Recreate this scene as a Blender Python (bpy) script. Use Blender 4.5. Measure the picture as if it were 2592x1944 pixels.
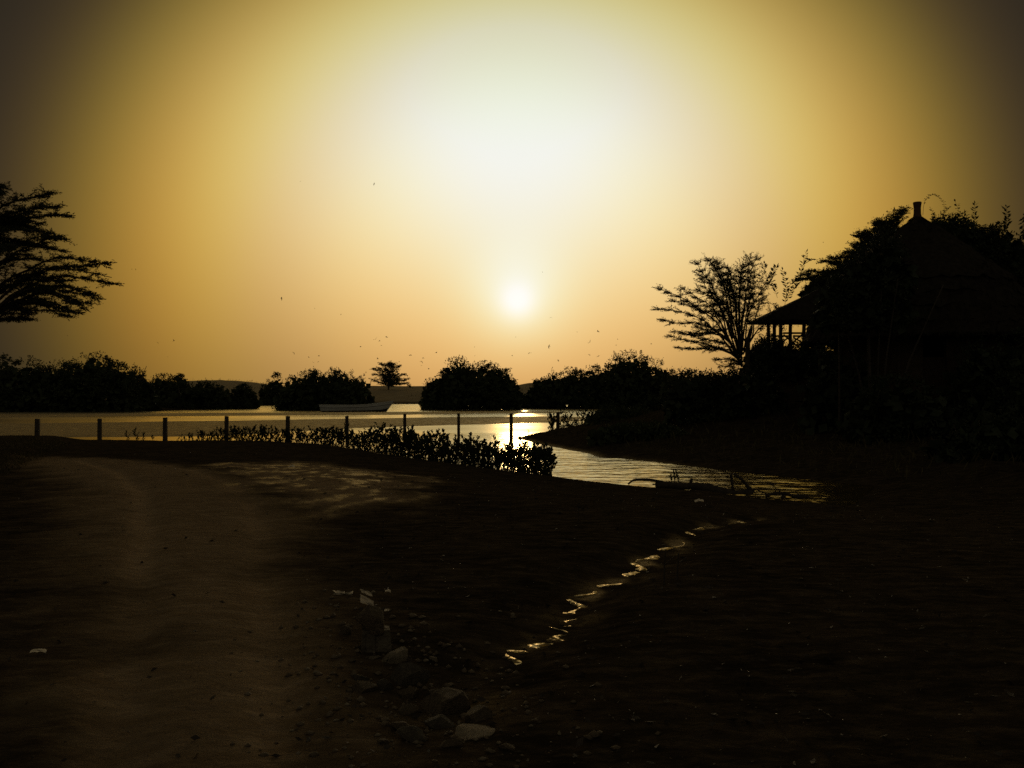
import bpy, math, random
import numpy as np
from mathutils import Vector, Matrix

for o in list(bpy.data.objects):
    bpy.data.objects.remove(o)
SC = bpy.context.scene
COL = SC.collection
rnd = random.Random(7)
rng = np.random.default_rng(7)

# ------------------------------------------------------------------ camera
F, CX, CY = 2157.0, 1296.0, 972.0          # focal length and centre of the photograph, in its own pixels
PITCH = math.atan(28 / F)
CAM = np.array([0.0, 0.0, 2.4])
cam = bpy.data.cameras.new('camera')
cam.sensor_width = 36.0
cam.lens = 36.0 * F / 2592.0
cam.clip_start = 0.1
cam.clip_end = 12000
camo = bpy.data.objects.new('camera', cam)
camo.location = CAM
camo.rotation_euler = (math.pi / 2 + PITCH, 0, 0)
COL.objects.link(camo)
SC.camera = camo

# ------------------------------------------------------------------ sky and sun
SUN_EL, SUN_AZ = math.radians(6.17), math.radians(0.37)     # azimuth clockwise from +Y
SUN_DIR = Vector((math.sin(SUN_AZ) * math.cos(SUN_EL), math.cos(SUN_AZ) * math.cos(SUN_EL), math.sin(SUN_EL)))
SUN_STRENGTH = 0.12
world = bpy.data.worlds.new('World')
SC.world = world
world.use_nodes = True
wt = world.node_tree
wt.nodes.clear()


def wm(op, a, b=None, clamp=False):
    n = wt.nodes.new('ShaderNodeMath')
    n.operation = op
    n.use_clamp = clamp
    for i, v in enumerate((a, b)):
        if v is None:
            continue
        if isinstance(v, (int, float)):
            n.inputs[i].default_value = v
        else:
            wt.links.new(v, n.inputs[i])
    return n.outputs[0]


tc = wt.nodes.new('ShaderNodeTexCoord')
nrm = wt.nodes.new('ShaderNodeVectorMath')
nrm.operation = 'NORMALIZE'
wt.links.new(tc.outputs['Generated'], nrm.inputs[0])
dot = wt.nodes.new('ShaderNodeVectorMath')
dot.operation = 'DOT_PRODUCT'
wt.links.new(nrm.outputs[0], dot.inputs[0])
dot.inputs[1].default_value = SUN_DIR
sep = wt.nodes.new('ShaderNodeSeparateXYZ')
wt.links.new(nrm.outputs[0], sep.inputs[0])
K10 = 18.0 / math.pi                                        # radians -> tens of degrees
theta0 = wm('MULTIPLY', wm('ARCCOSINE', wm('MINIMUM', wm('MAXIMUM', dot.outputs['Value'], -1.0), 1.0)), K10)
theta = wm('MINIMUM', theta0, 4.5)                          # angle from the sun
elev = wm('MULTIPLY', wm('ARCSINE', wm('MINIMUM', wm('MAXIMUM', sep.outputs['Z'], 0.0), 1.0)), K10)
elev = wm('MINIMUM', elev, 2.6)
COEF = (  # dusty aureole: log radiance as a function of the angle from the sun and the elevation
    (-0.2811, -0.7247, 0.5251, -0.1305, 0.3172, -0.3647, 0.0317, 0.6119, -0.1441, 0.0715, 0.1083, 0.0421, -0.1255, -0.0201),
    (-0.9201, -0.6678, 0.5263, -0.1358, 0.8806, -0.2225, -0.0029, 0.2923, -0.1120, 0.1181, 0.3117, 0.0136, -0.2056, -0.2117),
    (-2.1759, -0.0076, -0.2633, 0.0467, 1.4807, 0.3663, -0.1495, -0.2294, -0.0543, 0.3705, 0.7062, -0.0189, 0.1321, 0.0794))
t2 = wm('MULTIPLY', theta, theta)
t3 = wm('MULTIPLY', t2, theta)
t4 = wm('MULTIPLY', t2, t2)
e2 = wm('MULTIPLY', elev, elev)
e3 = wm('MULTIPLY', e2, elev)
te = wm('MULTIPLY', theta, elev)
core = wm('EXPONENT', wm('MULTIPLY', wm('POWER', wm('DIVIDE', theta0, 0.13), 2.0), -1.0))
halo = wm('EXPONENT', wm('MULTIPLY', wm('POWER', wm('DIVIDE', theta0, 0.35), 2.0), -1.0))
t2e = wm('MULTIPLY', t2, elev)
rings = [wm('EXPONENT', wm('MULTIPLY', wm('POWER', wm('ABSOLUTE', wm('DIVIDE', wm('SUBTRACT', theta, a), b)), 2.0), -1.0)) for a, b in ((0.9, 0.45), (1.7, 0.45), (2.4, 0.4))]
comb = wt.nodes.new('ShaderNodeCombineXYZ')
for k in range(3):
    c = COEF[k]
    s = wm('ADD', wm('MULTIPLY', t2, c[1]), c[0])
    for t, w in ((t3, c[2]), (t4, c[3]), (elev, c[4]), (e2, c[5]), (e3, c[6]), (te, c[7]), (t2e, c[8]), (core, c[9]), (halo, c[10]), (rings[0], c[11]), (rings[1], c[12]), (rings[2], c[13])):
        s = wm('ADD', s, wm('MULTIPLY', t, w))
    v = wm('EXPONENT', s)
    if k == 1:
        green = v
    if k == 2:
        v = wm('MINIMUM', v, wm('MULTIPLY', green, wm('SUBTRACT', 0.92, wm('MULTIPLY', wm('MAXIMUM', wm('SUBTRACT', elev, 1.6), 0.0), 0.28))))       # the haze stays cream, never blue
    v = wm('DIVIDE', v, wm('POWER', wm('ADD', wm('POWER', wm('DIVIDE', v, 0.95), 12.0), 1.0), 1.0 / 12.0))   # dust saturates
    v = wm('ADD', v, wm('MULTIPLY', core, 0.06))
    wt.links.new(v, comb.inputs[k])
sky = wt.nodes.new('ShaderNodeTexSky')
sky.sky_type = 'NISHITA'
sky.sun_disc = False
sky.sun_elevation = SUN_EL
sky.sun_rotation = SUN_AZ
sky.dust_density = 8.0
sky.air_density = 1.0
sky.ozone_density = 0.5
bg1 = wt.nodes.new('ShaderNodeBackground')                  # aureole of the dusty air
wt.links.new(comb.outputs[0], bg1.inputs['Color'])
bg1.inputs['Strength'].default_value = 1.0
bg2 = wt.nodes.new('ShaderNodeBackground')                  # thin clear sky behind it
tint = wt.nodes.new('ShaderNodeVectorMath')
tint.operation = 'MULTIPLY'
wt.links.new(sky.outputs[0], tint.inputs[0])
tint.inputs[1].default_value = (1.0, 0.74, 0.36)
wt.links.new(tint.outputs[0], bg2.inputs['Color'])
bg2.inputs['Strength'].default_value = 0.0008
bg3 = wt.nodes.new('ShaderNodeBackground')                  # dust veil of the whole dome, brightened away from the sun to fill shaded faces
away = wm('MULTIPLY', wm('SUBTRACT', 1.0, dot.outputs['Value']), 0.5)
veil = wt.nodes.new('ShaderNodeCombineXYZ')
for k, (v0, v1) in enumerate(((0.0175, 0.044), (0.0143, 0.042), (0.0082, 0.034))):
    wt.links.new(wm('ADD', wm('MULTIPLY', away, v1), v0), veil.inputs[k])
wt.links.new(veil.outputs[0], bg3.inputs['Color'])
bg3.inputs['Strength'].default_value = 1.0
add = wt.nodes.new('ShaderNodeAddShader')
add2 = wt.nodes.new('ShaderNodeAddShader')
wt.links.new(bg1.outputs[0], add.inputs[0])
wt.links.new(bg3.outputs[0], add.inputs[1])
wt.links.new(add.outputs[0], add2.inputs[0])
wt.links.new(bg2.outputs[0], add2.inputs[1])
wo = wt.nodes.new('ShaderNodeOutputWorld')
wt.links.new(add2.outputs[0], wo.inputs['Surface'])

sun = bpy.data.lights.new('sun', 'SUN')
sun.energy = SUN_STRENGTH
sun.angle = math.radians(2.0)
sun.color = (1.0, 0.72, 0.40)
suno = bpy.data.objects.new('sun', sun)
suno.rotation_euler = (-SUN_DIR).to_track_quat('-Z', 'Y').to_euler()
COL.objects.link(suno)

SC.view_settings.view_transform = 'Standard'
SC.view_settings.look = 'None'
SC.view_settings.exposure = 0.0
SC.view_settings.gamma = 1.0
SC.view_settings.use_curve_mapping = False
SC.render.engine = 'CYCLES'
SC.cycles.max_bounces = 5
SC.cycles.diffuse_bounces = 2
SC.cycles.glossy_bounces = 3
SC.cycles.caustics_reflective = False
SC.cycles.caustics_refractive = False
SC.cycles.sample_clamp_indirect = 3.0
SC.cycles.use_denoising = False


# ------------------------------------------------------------------ helpers: camera geometry
def ray(x, y):
    xc, zc = (x - CX) / F, -(y - CY) / F
    return np.array([xc, math.cos(PITCH) - math.sin(PITCH) * zc, math.sin(PITCH) + math.cos(PITCH) * zc])


def at(x, y, Y):
    d = ray(x, y)
    return CAM + d * (Y / d[1])


def atz(x, y, z):
    d = ray(x, y)
    return CAM + d * ((z - CAM[2]) / d[2])


# ------------------------------------------------------------------ helpers: objects
def put(o, parent=None):
    COL.objects.link(o)
    if parent is not None:
        o.parent = parent
    return o


def tag(o, label, cat, group=None):
    o['label'] = label
    o['category'] = cat
    if group:
        o['group'] = group
    return o


def thing(name, label, cat, loc=(0, 0, 0), rz=0.0, group=None):
    o = bpy.data.objects.new(name, None)
    o.empty_display_size = 0.2
    o.location = loc
    o.rotation_euler = (0, 0, rz)
    put(o)
    return tag(o, label, cat, group)


def kind(o, k):
    o['kind'] = k
    return o


def np_mesh(name, V, Q, mat, smooth=False):
    """mesh from an (n,3) array and an (m,k) face array (k = 3 or 4)"""
    V = np.asarray(V, dtype=np.float32)
    Q = np.asarray(Q, dtype=np.int32)
    me = bpy.data.meshes.new(name)
    m, k = Q.shape
    me.vertices.add(len(V))
    me.vertices.foreach_set('co', V.ravel())
    me.loops.add(m * k)
    me.loops.foreach_set('vertex_index', Q.ravel())
    me.polygons.add(m)
    me.polygons.foreach_set('loop_start', np.arange(0, m * k, k, dtype=np.int32))
    me.polygons.foreach_set('loop_total', np.full(m, k, dtype=np.int32))
    if smooth:
        me.polygons.foreach_set('use_smooth', np.ones(m, dtype=bool))
    me.update(calc_edges=True)
    me.validate()
    if mat:
        me.materials.append(mat)
    return me


class MB:
    """collects quads and triangles (stored as lists) into one mesh"""
    def __init__(self):
        self.v, self.f, self.n = [], [], 0

    def add(self, V, faces):
        self.v.extend([tuple(map(float, p)) for p in V])
        self.f.extend([tuple(i + self.n for i in q) for q in faces])
        self.n += len(V)

    def box(self, c, s, rot=None, taper=1.0):
        c = np.array(c, float)
        hx, hy, hz = s[0] / 2, s[1] / 2, s[2] / 2
        P = []
        for z in (-1, 1):
            k = taper if z > 0 else 1.0
            for x, y in ((-1, -1), (1, -1), (1, 1), (-1, 1)):
                P.append(np.array([x * hx * k, y * hy * k, z * hz]))
        if rot is not None:
            R = np.array(rot.to_3x3())
            P = [R @ p for p in P]
        self.add([c + p for p in P], [(3, 2, 1, 0), (4, 5, 6, 7), (0, 1, 5, 4), (1, 2, 6, 5), (2, 3, 7, 6), (3, 0, 4, 7)])

    def bar(self, a, b, w, h):
        a, b = np.array(a, float), np.array(b, float)
        d = b - a
        L = np.linalg.norm(d)
        d /= L
        up = np.array([0, 0, 1.0]) if abs(d[2]) < 0.95 else np.array([0, 1.0, 0])
        s = np.cross(d, up)
        s /= np.linalg.norm(s)
        u = np.cross(s, d)
        P = []
        for q in (a, b):
            for i, j in ((-1, -1), (1, -1), (1, 1), (-1, 1)):
                P.append(q + s * i * w / 2 + u * j * h / 2)
        self.add(P, [(3, 2, 1, 0), (4, 5, 6, 7), (0, 1, 5, 4), (1, 2, 6, 5), (2, 3, 7, 6), (3, 0, 4, 7)])

    def tube(self, pts, radii, sides=6, cap=True):
        pts = np.asarray(pts, float)
        n = len(pts)
        T = np.gradient(pts, axis=0)
        T /= np.linalg.norm(T, axis=1)[:, None] + 1e-9
        ref = np.array([0.31, 0.52, 0.79])
        if abs(T[0] @ ref) > 0.95:
            ref = np.array([1.0, 0, 0])
        ang = np.linspace(0, 2 * math.pi, sides, endpoint=False)
        V = []
        for i in range(n):
            s = np.cross(T[i], ref)
            s /= np.linalg.norm(s) + 1e-9
            u = np.cross(s, T[i])
            for a in ang:
                V.append(pts[i] + radii[i] * (math.cos(a) * s + math.sin(a) * u))
        fs = []
        for i in range(n - 1):
            for j in range(sides):
                k = (j + 1) % sides
                fs.append((i * sides + j, i * sides + k, (i + 1) * sides + k, (i + 1) * sides + j))
        if cap:
            fs.append(tuple(range(sides))[::-1])
            fs.append(tuple((n - 1) * sides + j for j in range(sides)))
        self.add(V, fs)

    def mesh(self, name, mat, smooth=False):
        me = bpy.data.meshes.new(name)
        me.from_pydata(self.v, [], self.f)
        me.update()
        if smooth:
            me.polygons.foreach_set('use_smooth', np.ones(len(me.polygons), dtype=bool))
        if mat:
            me.materials.append(mat)
        return me

    def build(self, name, mat, parent=None, smooth=False):
        return put(bpy.data.objects.new(name, self.mesh(name, mat, smooth)), parent)


def smooth_line(pts, n):
    pts = np.asarray(pts, float)
    P = np.vstack([2 * pts[0] - pts[1], pts, 2 * pts[-1] - pts[-2]])
    m = len(pts) - 1
    out = []
    for t in np.linspace(0, m, n):
        i = min(int(t), m - 1)
        u = t - i
        p0, p1, p2, p3 = P[i:i + 4]
        out.append(0.5 * (2 * p1 + (p2 - p0) * u + (2 * p0 - 5 * p1 + 4 * p2 - p3) * u * u + (3 * p1 - p0 - 3 * p2 + p3) * u ** 3))
    return np.array(out)


def unit(a):
    return a / (np.linalg.norm(a, axis=-1, keepdims=True) + 1e-9)


class Leaves:
    """many leaf-sized rhombi in one mesh"""
    def __init__(self):
        self.P, self.D, self.S, self.W = [], [], [], []

    def add(self, P, D, size, w):
        P = np.atleast_2d(P)
        n = len(P)
        self.P.append(P)
        self.D.append(unit(np.broadcast_to(D, (n, 3)).astype(float)))
        self.S.append(np.broadcast_to(size, (n,)).astype(float))
        self.W.append(np.broadcast_to(w, (n,)).astype(float))

    def count(self):
        return sum(len(p) for p in self.P)

    def mesh(self, name, mat, flat=None):
        P, D = np.concatenate(self.P), np.concatenate(self.D)
        S, W = np.concatenate(self.S)[:, None], np.concatenate(self.W)[:, None]
        n = len(P)
        R = unit(rng.normal(size=(n, 3)))
        side = unit(np.cross(D, R))
        nor = np.cross(side, D)
        mid = P + D * S * 0.5 + nor * S * 0.06
        V = np.stack([P, mid + side * S * W * 0.5, P + D * S, mid - side * S * W * 0.5], 1).reshape(-1, 3)
        Q = np.arange(4 * n).reshape(n, 4)
        return np_mesh(name, V, Q, mat)

    def build(self, name, mat, parent=None):
        return put(bpy.data.objects.new(name, self.mesh(name, mat)), parent)


def hashn(ix, iy, s):
    h = (ix.astype(np.int64) * 374761393 + iy.astype(np.int64) * 668265263 + s * 1442695041) & 0x7fffffff
    h = ((h ^ (h >> 13)) * 1274126177) & 0x7fffffff
    return ((h ^ (h >> 16)) & 0xffff) / 65535.0


def vnoise(x, y, s=0):
    ix, iy = np.floor(x), np.floor(y)
    fx, fy = x - ix, y - iy
    fx, fy = fx * fx * (3 - 2 * fx), fy * fy * (3 - 2 * fy)
    a, b = hashn(ix, iy, s), hashn(ix + 1, iy, s)
    c, d = hashn(ix, iy + 1, s), hashn(ix + 1, iy + 1, s)
    return (a * (1 - fx) + b * fx) * (1 - fy) + (c * (1 - fx) + d * fx) * fy - 0.5


def fbm(x, y, octv=4, s=0):
    v, a = 0, 1.0
    for i in range(octv):
        v = v + a * vnoise(x * 2 ** i, y * 2 ** i, s + i)
        a *= 0.5
    return v


def sstep(a, b, x):
    t = np.clip((x - a) / (b - a), 0, 1)
    return t * t * (3 - 2 * t)


def sdf(poly, X, Y):
    """signed distance, positive inside"""
    poly = np.asarray(poly, float)
    d = np.full(X.shape, 1e18)
    ins = np.zeros(X.shape, bool)
    n = len(poly)
    for i in range(n):
        ax, ay = poly[i]
        bx, by = poly[(i + 1) % n]
        ex, ey = bx - ax, by - ay
        t = np.clip(((X - ax) * ex + (Y - ay) * ey) / (ex * ex + ey * ey + 1e-12), 0, 1)
        d = np.minimum(d, (X - ax - t * ex) ** 2 + (Y - ay - t * ey) ** 2)
        c = ((ay > Y) != (by > Y))
        xi = ex * (Y - ay) / (ey if abs(ey) > 1e-12 else 1e-12) + ax
        ins ^= c & (X < xi)
    d = np.sqrt(d)
    return np.where(ins, d, -d)


def linedist(pts, X, Y):
    pts = np.asarray(pts, float)
    d = np.full(X.shape, 1e18)
    for i in range(len(pts) - 1):
        ax, ay = pts[i]
        bx, by = pts[i + 1]
        ex, ey = bx - ax, by - ay
        t = np.clip(((X - ax) * ex + (Y - ay) * ey) / (ex * ex + ey * ey + 1e-12), 0, 1)
        d = np.minimum(d, (X - ax - t * ex) ** 2 + (Y - ay - t * ey) ** 2)
    return np.sqrt(d)


# ------------------------------------------------------------------ materials
def material(name, color, rough=0.8, spec=0.3, var=0.25, scale=6.0, bump=0.0, bscale=20.0, trans=0.0, color2=None):
    m = bpy.data.materials.new(name)
    m.use_nodes = True
    t = m.node_tree
    b = t.nodes['Principled BSDF']
    b.inputs['Roughness'].default_value = rough
    b.inputs['Specular IOR Level'].default_value = spec
    co = t.nodes.new('ShaderNodeTexCoord')
    no = t.nodes.new('ShaderNodeTexNoise')
    no.inputs['Scale'].default_value = scale
    no.inputs['Detail'].default_value = 6
    t.links.new(co.outputs['Object'], no.inputs['Vector'])
    ra = t.nodes.new('ShaderNodeValToRGB')
    c2 = color2 or [c * (1 + var) for c in color]
    c1 = color if color2 else [c * (1 - var) for c in color]
    ra.color_ramp.elements[0].position = 0.3
    ra.color_ramp.elements[1].position = 0.7
    ra.color_ramp.elements[0].color = (*c1, 1)
    ra.color_ramp.elements[1].color = (*c2, 1)
    t.links.new(no.outputs['Fac'], ra.inputs['Fac'])
    t.links.new(ra.outputs['Color'], b.inputs['Base Color'])
    if bump:
        nb = t.nodes.new('ShaderNodeTexNoise')
        nb.inputs['Scale'].default_value = bscale
        nb.inputs['Detail'].default_value = 8
        t.links.new(co.outputs['Object'], nb.inputs['Vector'])
        bu = t.nodes.new('ShaderNodeBump')
        bu.inputs['Strength'].default_value = bump
        bu.inputs['Distance'].default_value = 0.05
        t.links.new(nb.outputs['Fac'], bu.inputs['Height'])
        t.links.new(bu.outputs['Normal'], b.inputs['Normal'])
    if trans:
        tr = t.nodes.new('ShaderNodeBsdfTranslucent')
        t.links.new(ra.outputs['Color'], tr.inputs['Color'])
        mx = t.nodes.new('ShaderNodeMixShader')
        mx.inputs[0].default_value = trans
        t.links.new(b.outputs[0], mx.inputs[1])
        t.links.new(tr.outputs[0], mx.inputs[2])
        t.links.new(mx.outputs[0], t.nodes['Material Output'].inputs['Surface'])
    return m


M_LEAF = material('mangrove leaf', (0.075, 0.090, 0.040), 0.7, 0.15, 0.3, 3)
M_ACACIA = material('acacia leaf', (0.075, 0.085, 0.042), 0.8, 0.1, 0.3, 3)
M_BROAD = material('broad leaf', (0.048, 0.060, 0.028), 0.65, 0.2, 0.3, 3)
M_BARK = material('bark', (0.10, 0.080, 0.060), 0.9, 0.1, 0.35, 8, 0.6, 30)
M_DRIFT = material('weathered wood', (0.090, 0.070, 0.050), 0.75, 0.25, 0.35, 8, 0.6, 40)
M_POST = material('post timber', (0.11, 0.085, 0.062), 0.85, 0.2, 0.35, 10, 0.5, 30)
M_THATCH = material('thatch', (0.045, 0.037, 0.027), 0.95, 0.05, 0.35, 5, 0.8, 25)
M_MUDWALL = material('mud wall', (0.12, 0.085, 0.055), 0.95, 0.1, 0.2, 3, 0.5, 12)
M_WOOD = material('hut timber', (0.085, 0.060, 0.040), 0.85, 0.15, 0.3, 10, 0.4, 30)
M_CLAY = material('clay pot', (0.15, 0.085, 0.05), 0.8, 0.2, 0.2, 6)
M_HULL = material('white boat paint', (0.80, 0.78, 0.70), 0.55, 0.4, 0.08, 1.2, 0.1, 8)
M_HULLDARK = material('dark bottom paint', (0.035, 0.030, 0.028), 0.6, 0.3, 0.3, 2)
M_ROCK = material('stone', (0.21, 0.16, 0.105), 0.9, 0.2, 0.35, 7, 0.8, 22)
M_ROCK2 = material('pale stone', (0.31, 0.25, 0.17), 0.9, 0.2, 0.25, 7, 0.7, 22)
M_ROCK3 = material('dark stone', (0.17, 0.14, 0.10), 0.85, 0.3, 0.35, 7, 0.8, 22)
M_PLASTIC = material('thin white plastic', (0.86, 0.83, 0.74), 0.4, 0.4, 0.08, 20, 0.2, 40, trans=0.85)
M_GLINT = material('pale glint chips', (0.45, 0.38, 0.28), 0.25, 0.6, 0.3, 40)
M_BIRD = material('bird plumage', (0.10, 0.09, 0.08), 0.8, 0.2, 0.2, 20)
M_GRASS = material('dry grass', (0.11, 0.090, 0.040), 0.9, 0.1, 0.35, 2)

# ------------------------------------------------------------------ land
WORLD_NEAR = [(-700, 1119), (-300, 1119), (0, 1118), (250, 1118), (420, 1119), (620, 1120), (727, 1123), (842, 1129),
              (920, 1140), (1000, 1153), (1100, 1167), (1181, 1180), (1290, 1195), (1391, 1206), (1460, 1215), (1521, 1223),
              (1586, 1231), (1662, 1239), (1762, 1246), (1852, 1250), (1914, 1262), (2015, 1274), (2123, 1284),
              (2175, 1272), (2215, 1235), (2260, 1200), (2350, 1180), (2500, 1168), (2900, 1160)]


def w0(lst):
    return [tuple(atz(x, y, 0.0)[:2]) for x, y in lst]


SHORE = w0(WORLD_NEAR)
R_NEAR = SHORE + [(60, 33), (60, -20), (400, -60), (400, -500), (-500, -500), (-500, 60), (-90, 46)]
R_BANK = w0([(1306, 1107), (1340, 1118), (1383, 1128), (1434, 1139), (1492, 1147), (1524, 1160), (1564, 1160), (1615, 1165),
             (1669, 1171), (1723, 1178), (1767, 1183), (1816, 1190), (1942, 1203), (2050, 1214), (2300, 1238), (2592, 1268),
             (3000, 1308)]) + [(60, 8), (400, -20), (900, 200), (400, 600), (90, 320)] + \
    w0([(1646, 1036), (1636, 1045), (1600, 1062), (1540, 1078), (1480, 1088), (1430, 1092), (1383, 1097), (1340, 1102)])
R_FAR = w0([(-2500, 1042), (-900, 1042), (0, 1043), (340, 1042), (480, 1038), (570, 1034), (640, 1030), (700, 1025), (760, 1023),
            (1100, 1023), (1310, 1023), (1420, 1025), (1560, 1028), (1660, 1030)]) + [(400, 180), (4000, 300), (4000, 4000), (-4000, 4000), (-4000, 150)]
R_BARS = [w0([(-300, 1050), (300, 1046.5), (800, 1043.5), (1100, 1042), (1300, 1041), (1440, 1041.5), (1440, 1045.5), (1200, 1047.5),
              (1000, 1050), (500, 1053), (0, 1057), (-300, 1059)]),
          w0([(-300, 1074), (0, 1072), (250, 1069), (500, 1066), (800, 1061), (1100, 1056.5), (1400, 1054), (1490, 1055.5), (1480, 1065),
              (1400, 1069.5), (1294, 1072.5), (1100, 1077), (900, 1084), (760, 1092), (600, 1104), (300, 1107), (0, 1107.5), (-300, 1108)])]
ISLES = [(at(825, 1037, 138), 7.0, 2.5), (at(1192, 1034, 146), 8.0, 3.0), (at(1480, 1032, 152), 12.0, 4.0)]
PATH = [tuple(atz(x, y, 0.62)[:2]) for x, y in [(60, 1146), (140, 1140), (320, 1152), (500, 1176), (600, 1220), (660, 1290), (700, 1400),
                                               (720, 1560), (800, 1700), (880, 1850), (960, 2100), (900, 2600), (420, 2600), (330, 1944), (300, 1600), (270, 1400),
                                               (230, 1290), (160, 1220), (90, 1170)]]
FLAT = [tuple(atz(x, y, 0.45)[:2]) for x, y in [(520, 1178), (760, 1160), (960, 1190), (1060, 1240), (960, 1330), (820, 1350), (720, 1300), (640, 1230)]]
RUT1 = [tuple(atz(x, y, 0.6)[:2]) for x, y in [(330, 1152), (470, 1178), (580, 1225), (640, 1300), (665, 1400), (680, 1600), (720, 2000)]]
RUT2 = [tuple(atz(x, y, 0.6)[:2]) for x, y in [(210, 1156), (300, 1190), (360, 1260), (370, 1400), (330, 1650), (250, 2100)]]
_G = [(1990, 1315), (1875, 1342), (1793, 1362), (1722, 1390), (1640, 1441), (1547, 1490), (1452, 1538), (1448, 1582), (1394, 1620), (1312, 1666), (1230, 1720), (1150, 1800)]
GULLY = [tuple(atz(x, y, 0.42 + 0.30 * min(1, i / 6))[:2]) for i, (x, y) in enumerate(_G)]
DUNE_SKY = np.array([(-1200, 985), (-300, 985), (300, 972), (430, 968), (480, 961), (560, 959), (640, 964), (700, 974), (730, 977), (800, 973), (930, 975),
                     (1000, 974), (1080, 975), (1200, 975), (1310, 972), (1340, 967), (1420, 962), (1500, 955), (1640, 950), (1800, 955), (2600, 965), (4000, 980)], float)


def land(X, Y):
    """height of the ground and its zones (sand, wet, dune)"""
    r = np.hypot(X, Y)
    near = (r < 120)
    h = np.full(X.shape, -1.5)
    sand, wet, dune, bar = (np.zeros(X.shape) for _ in range(4))
    wob = 0.5 * fbm(X * 0.5, Y * 0.5, 3, 11) * np.clip(r / 40, 0.25, 1)
    # near shore
    s = sdf(R_NEAR, X, Y) + wob * 0.5
    top = 0.80 - 0.42 * sstep(6, 34, r)
    hn = np.where(s > 0, 0.14 * sstep(0, 0.9, s) + (top - 0.14) * sstep(0.2, 9.0, s), np.maximum(-1.5, 0.12 * s))
    pm = sstep(-0.9, 0.7, sdf(PATH, X, Y) + 0.7 * fbm(X * 1.3, Y * 1.3, 3, 5))
    fm = sstep(-0.8, 0.8, sdf(FLAT, X, Y) + 1.2 * fbm(X * 1.1, Y * 1.1, 3, 15))
    dg = linedist(GULLY, X, Y)
    gm = np.exp(-(dg / 0.40) ** 2)
    gw = np.exp(-(dg / 0.20) ** 2) * sstep(-0.05, 0.35, fbm(X * 3.1, Y * 2.2, 3, 17))
    rut = np.exp(-(linedist(RUT1, X, Y) / 0.2) ** 2) + np.exp(-(linedist(RUT2, X, Y) / 0.2) ** 2)
    det = 0.06 * fbm(X * 0.35, Y * 0.35, 3, 21) + (0.006 + 0.010 * (1 - pm)) * fbm(X * 7.3, Y * 7.3, 3, 31)
    verge = sstep(0, 2.2, -(X + 0.42 * Y + 3.2)) * sstep(2, 7, r)
    hn = hn + np.where(s > 0.1, (det + 0.05 * pm - 0.055 * rut * pm - 0.10 * gm + 0.22 * verge) * sstep(0.1, 1.5, s), 0)
    h = np.maximum(h, hn)
    track = np.clip(0.74 + 0.3 * rut, 0, 1)
    sand = np.maximum(sand, np.maximum(pm * track, 0.75 * fm) * (s > 0) * (1 - 0.75 * verge))
    shore_wet = np.where(s > -2, 0.8 * (1 - sstep(0.1, 0.7, s + 0.6 * wob)), 0)
    wet = np.maximum(wet, np.where(s > 0, np.maximum(0.0, np.maximum(gw * 0.5, 0.60 * fm * sstep(-0.05, 0.30, fbm(X * 4.2, Y * 1.9, 4, 19)))), 0))
    # right bank and the hill of the huts
    s = sdf(R_BANK, X, Y) + wob * 0.4
    hill = 4.5 * np.exp(-(((X - 18.5) / 8.5) ** 2 + ((Y - 48) / 9.5) ** 2))
    hill = np.maximum(hill, 3.4 * np.exp(-(((X - 27) / 11) ** 2 + ((Y - 42) / 12) ** 2)))
    hb = np.where(s > 0, 0.10 * sstep(0, 0.5, s) + 0.28 * sstep(0.3, 4, s) + np.minimum(hill, 0.55 * np.maximum(s - 0.5, 0)) +
                  (0.20 * fbm(X * 0.6, Y * 0.6, 4, 41) + 0.10 * fbm(X * 2.7, Y * 2.7, 3, 43)) * sstep(0.2, 2, s), np.maximum(-1.5, 0.15 * s))
    hb = hb + np.where((s > 0) & (r > 95), 1.8 * sstep(95, 240, r) + 0.0, 0)
    h = np.maximum(h, hb)
    shore_wet = np.maximum(shore_wet, np.where((s > -2) & near, 0.4 * (1 - sstep(0.0, 0.5, s)), 0))
    # mud bars in the lagoon
    for b in R_BARS:
        s = sdf(b, X, Y) + 1.2 * fbm(X * 0.12, Y * 0.35, 3, 51)
        hm = np.where(s > 0, 0.05 * sstep(0, 2, s) + 0.012 * fbm(X * 1.2, Y * 2.2, 2, 53), np.maximum(-1.5, 0.02 * s))
        h = np.maximum(h, hm)
        bar = np.maximum(bar, (s > -3) * 1.0)
    # far shore and dunes
    s = sdf(R_FAR, X, Y)
    px = CX + F * X / np.maximum(Y, 1.0)
    crest = 2.4 + (1000 - np.interp(px, DUNE_SKY[:, 0], DUNE_SKY[:, 1])) * 300.0 / F
    prof = sstep(-10, 95, s) * np.clip(crest - 0.9, 0, 30)
    back = 1 - 0.85 * sstep(310, 420, np.maximum(Y, r * 0.75))
    hf = np.where(s > 0, 0.10 * sstep(0, 2, s) + 0.5 * sstep(2, 22, s) + prof * back * sstep(4, 40, s) +
                  (0.7 * fbm(X * 0.03, Y * 0.05, 4, 61) + 0.25 * fbm(X * 0.15, Y * 0.15, 3, 63)) * sstep(3, 30, s), np.maximum(-1.5, 0.05 * s))
    h = np.maximum(h, hf)
    dune = np.where(s > 0, sstep(4, 20, s + 8 * fbm(X * 0.06, Y * 0.06, 3, 71)), 0)
    for c, rx, ry in ISLES:
        q = 1 - np.sqrt(((X - c[0]) / rx) ** 2 + ((Y - c[1]) / ry) ** 2)
        h = np.maximum(h, np.where(q > -0.5, 0.5 * q, -1.5))
    shore_wet = shore_wet * (1 - sstep(5.0, 7.0, X) * (Y < 40))           # shore wetness and its pale sheen taken out at the creek's right end
    wet = np.maximum(wet, shore_wet * (1 - sstep(0.06, 0.16, h)))
    return h, sand, wet, dune, bar


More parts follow.
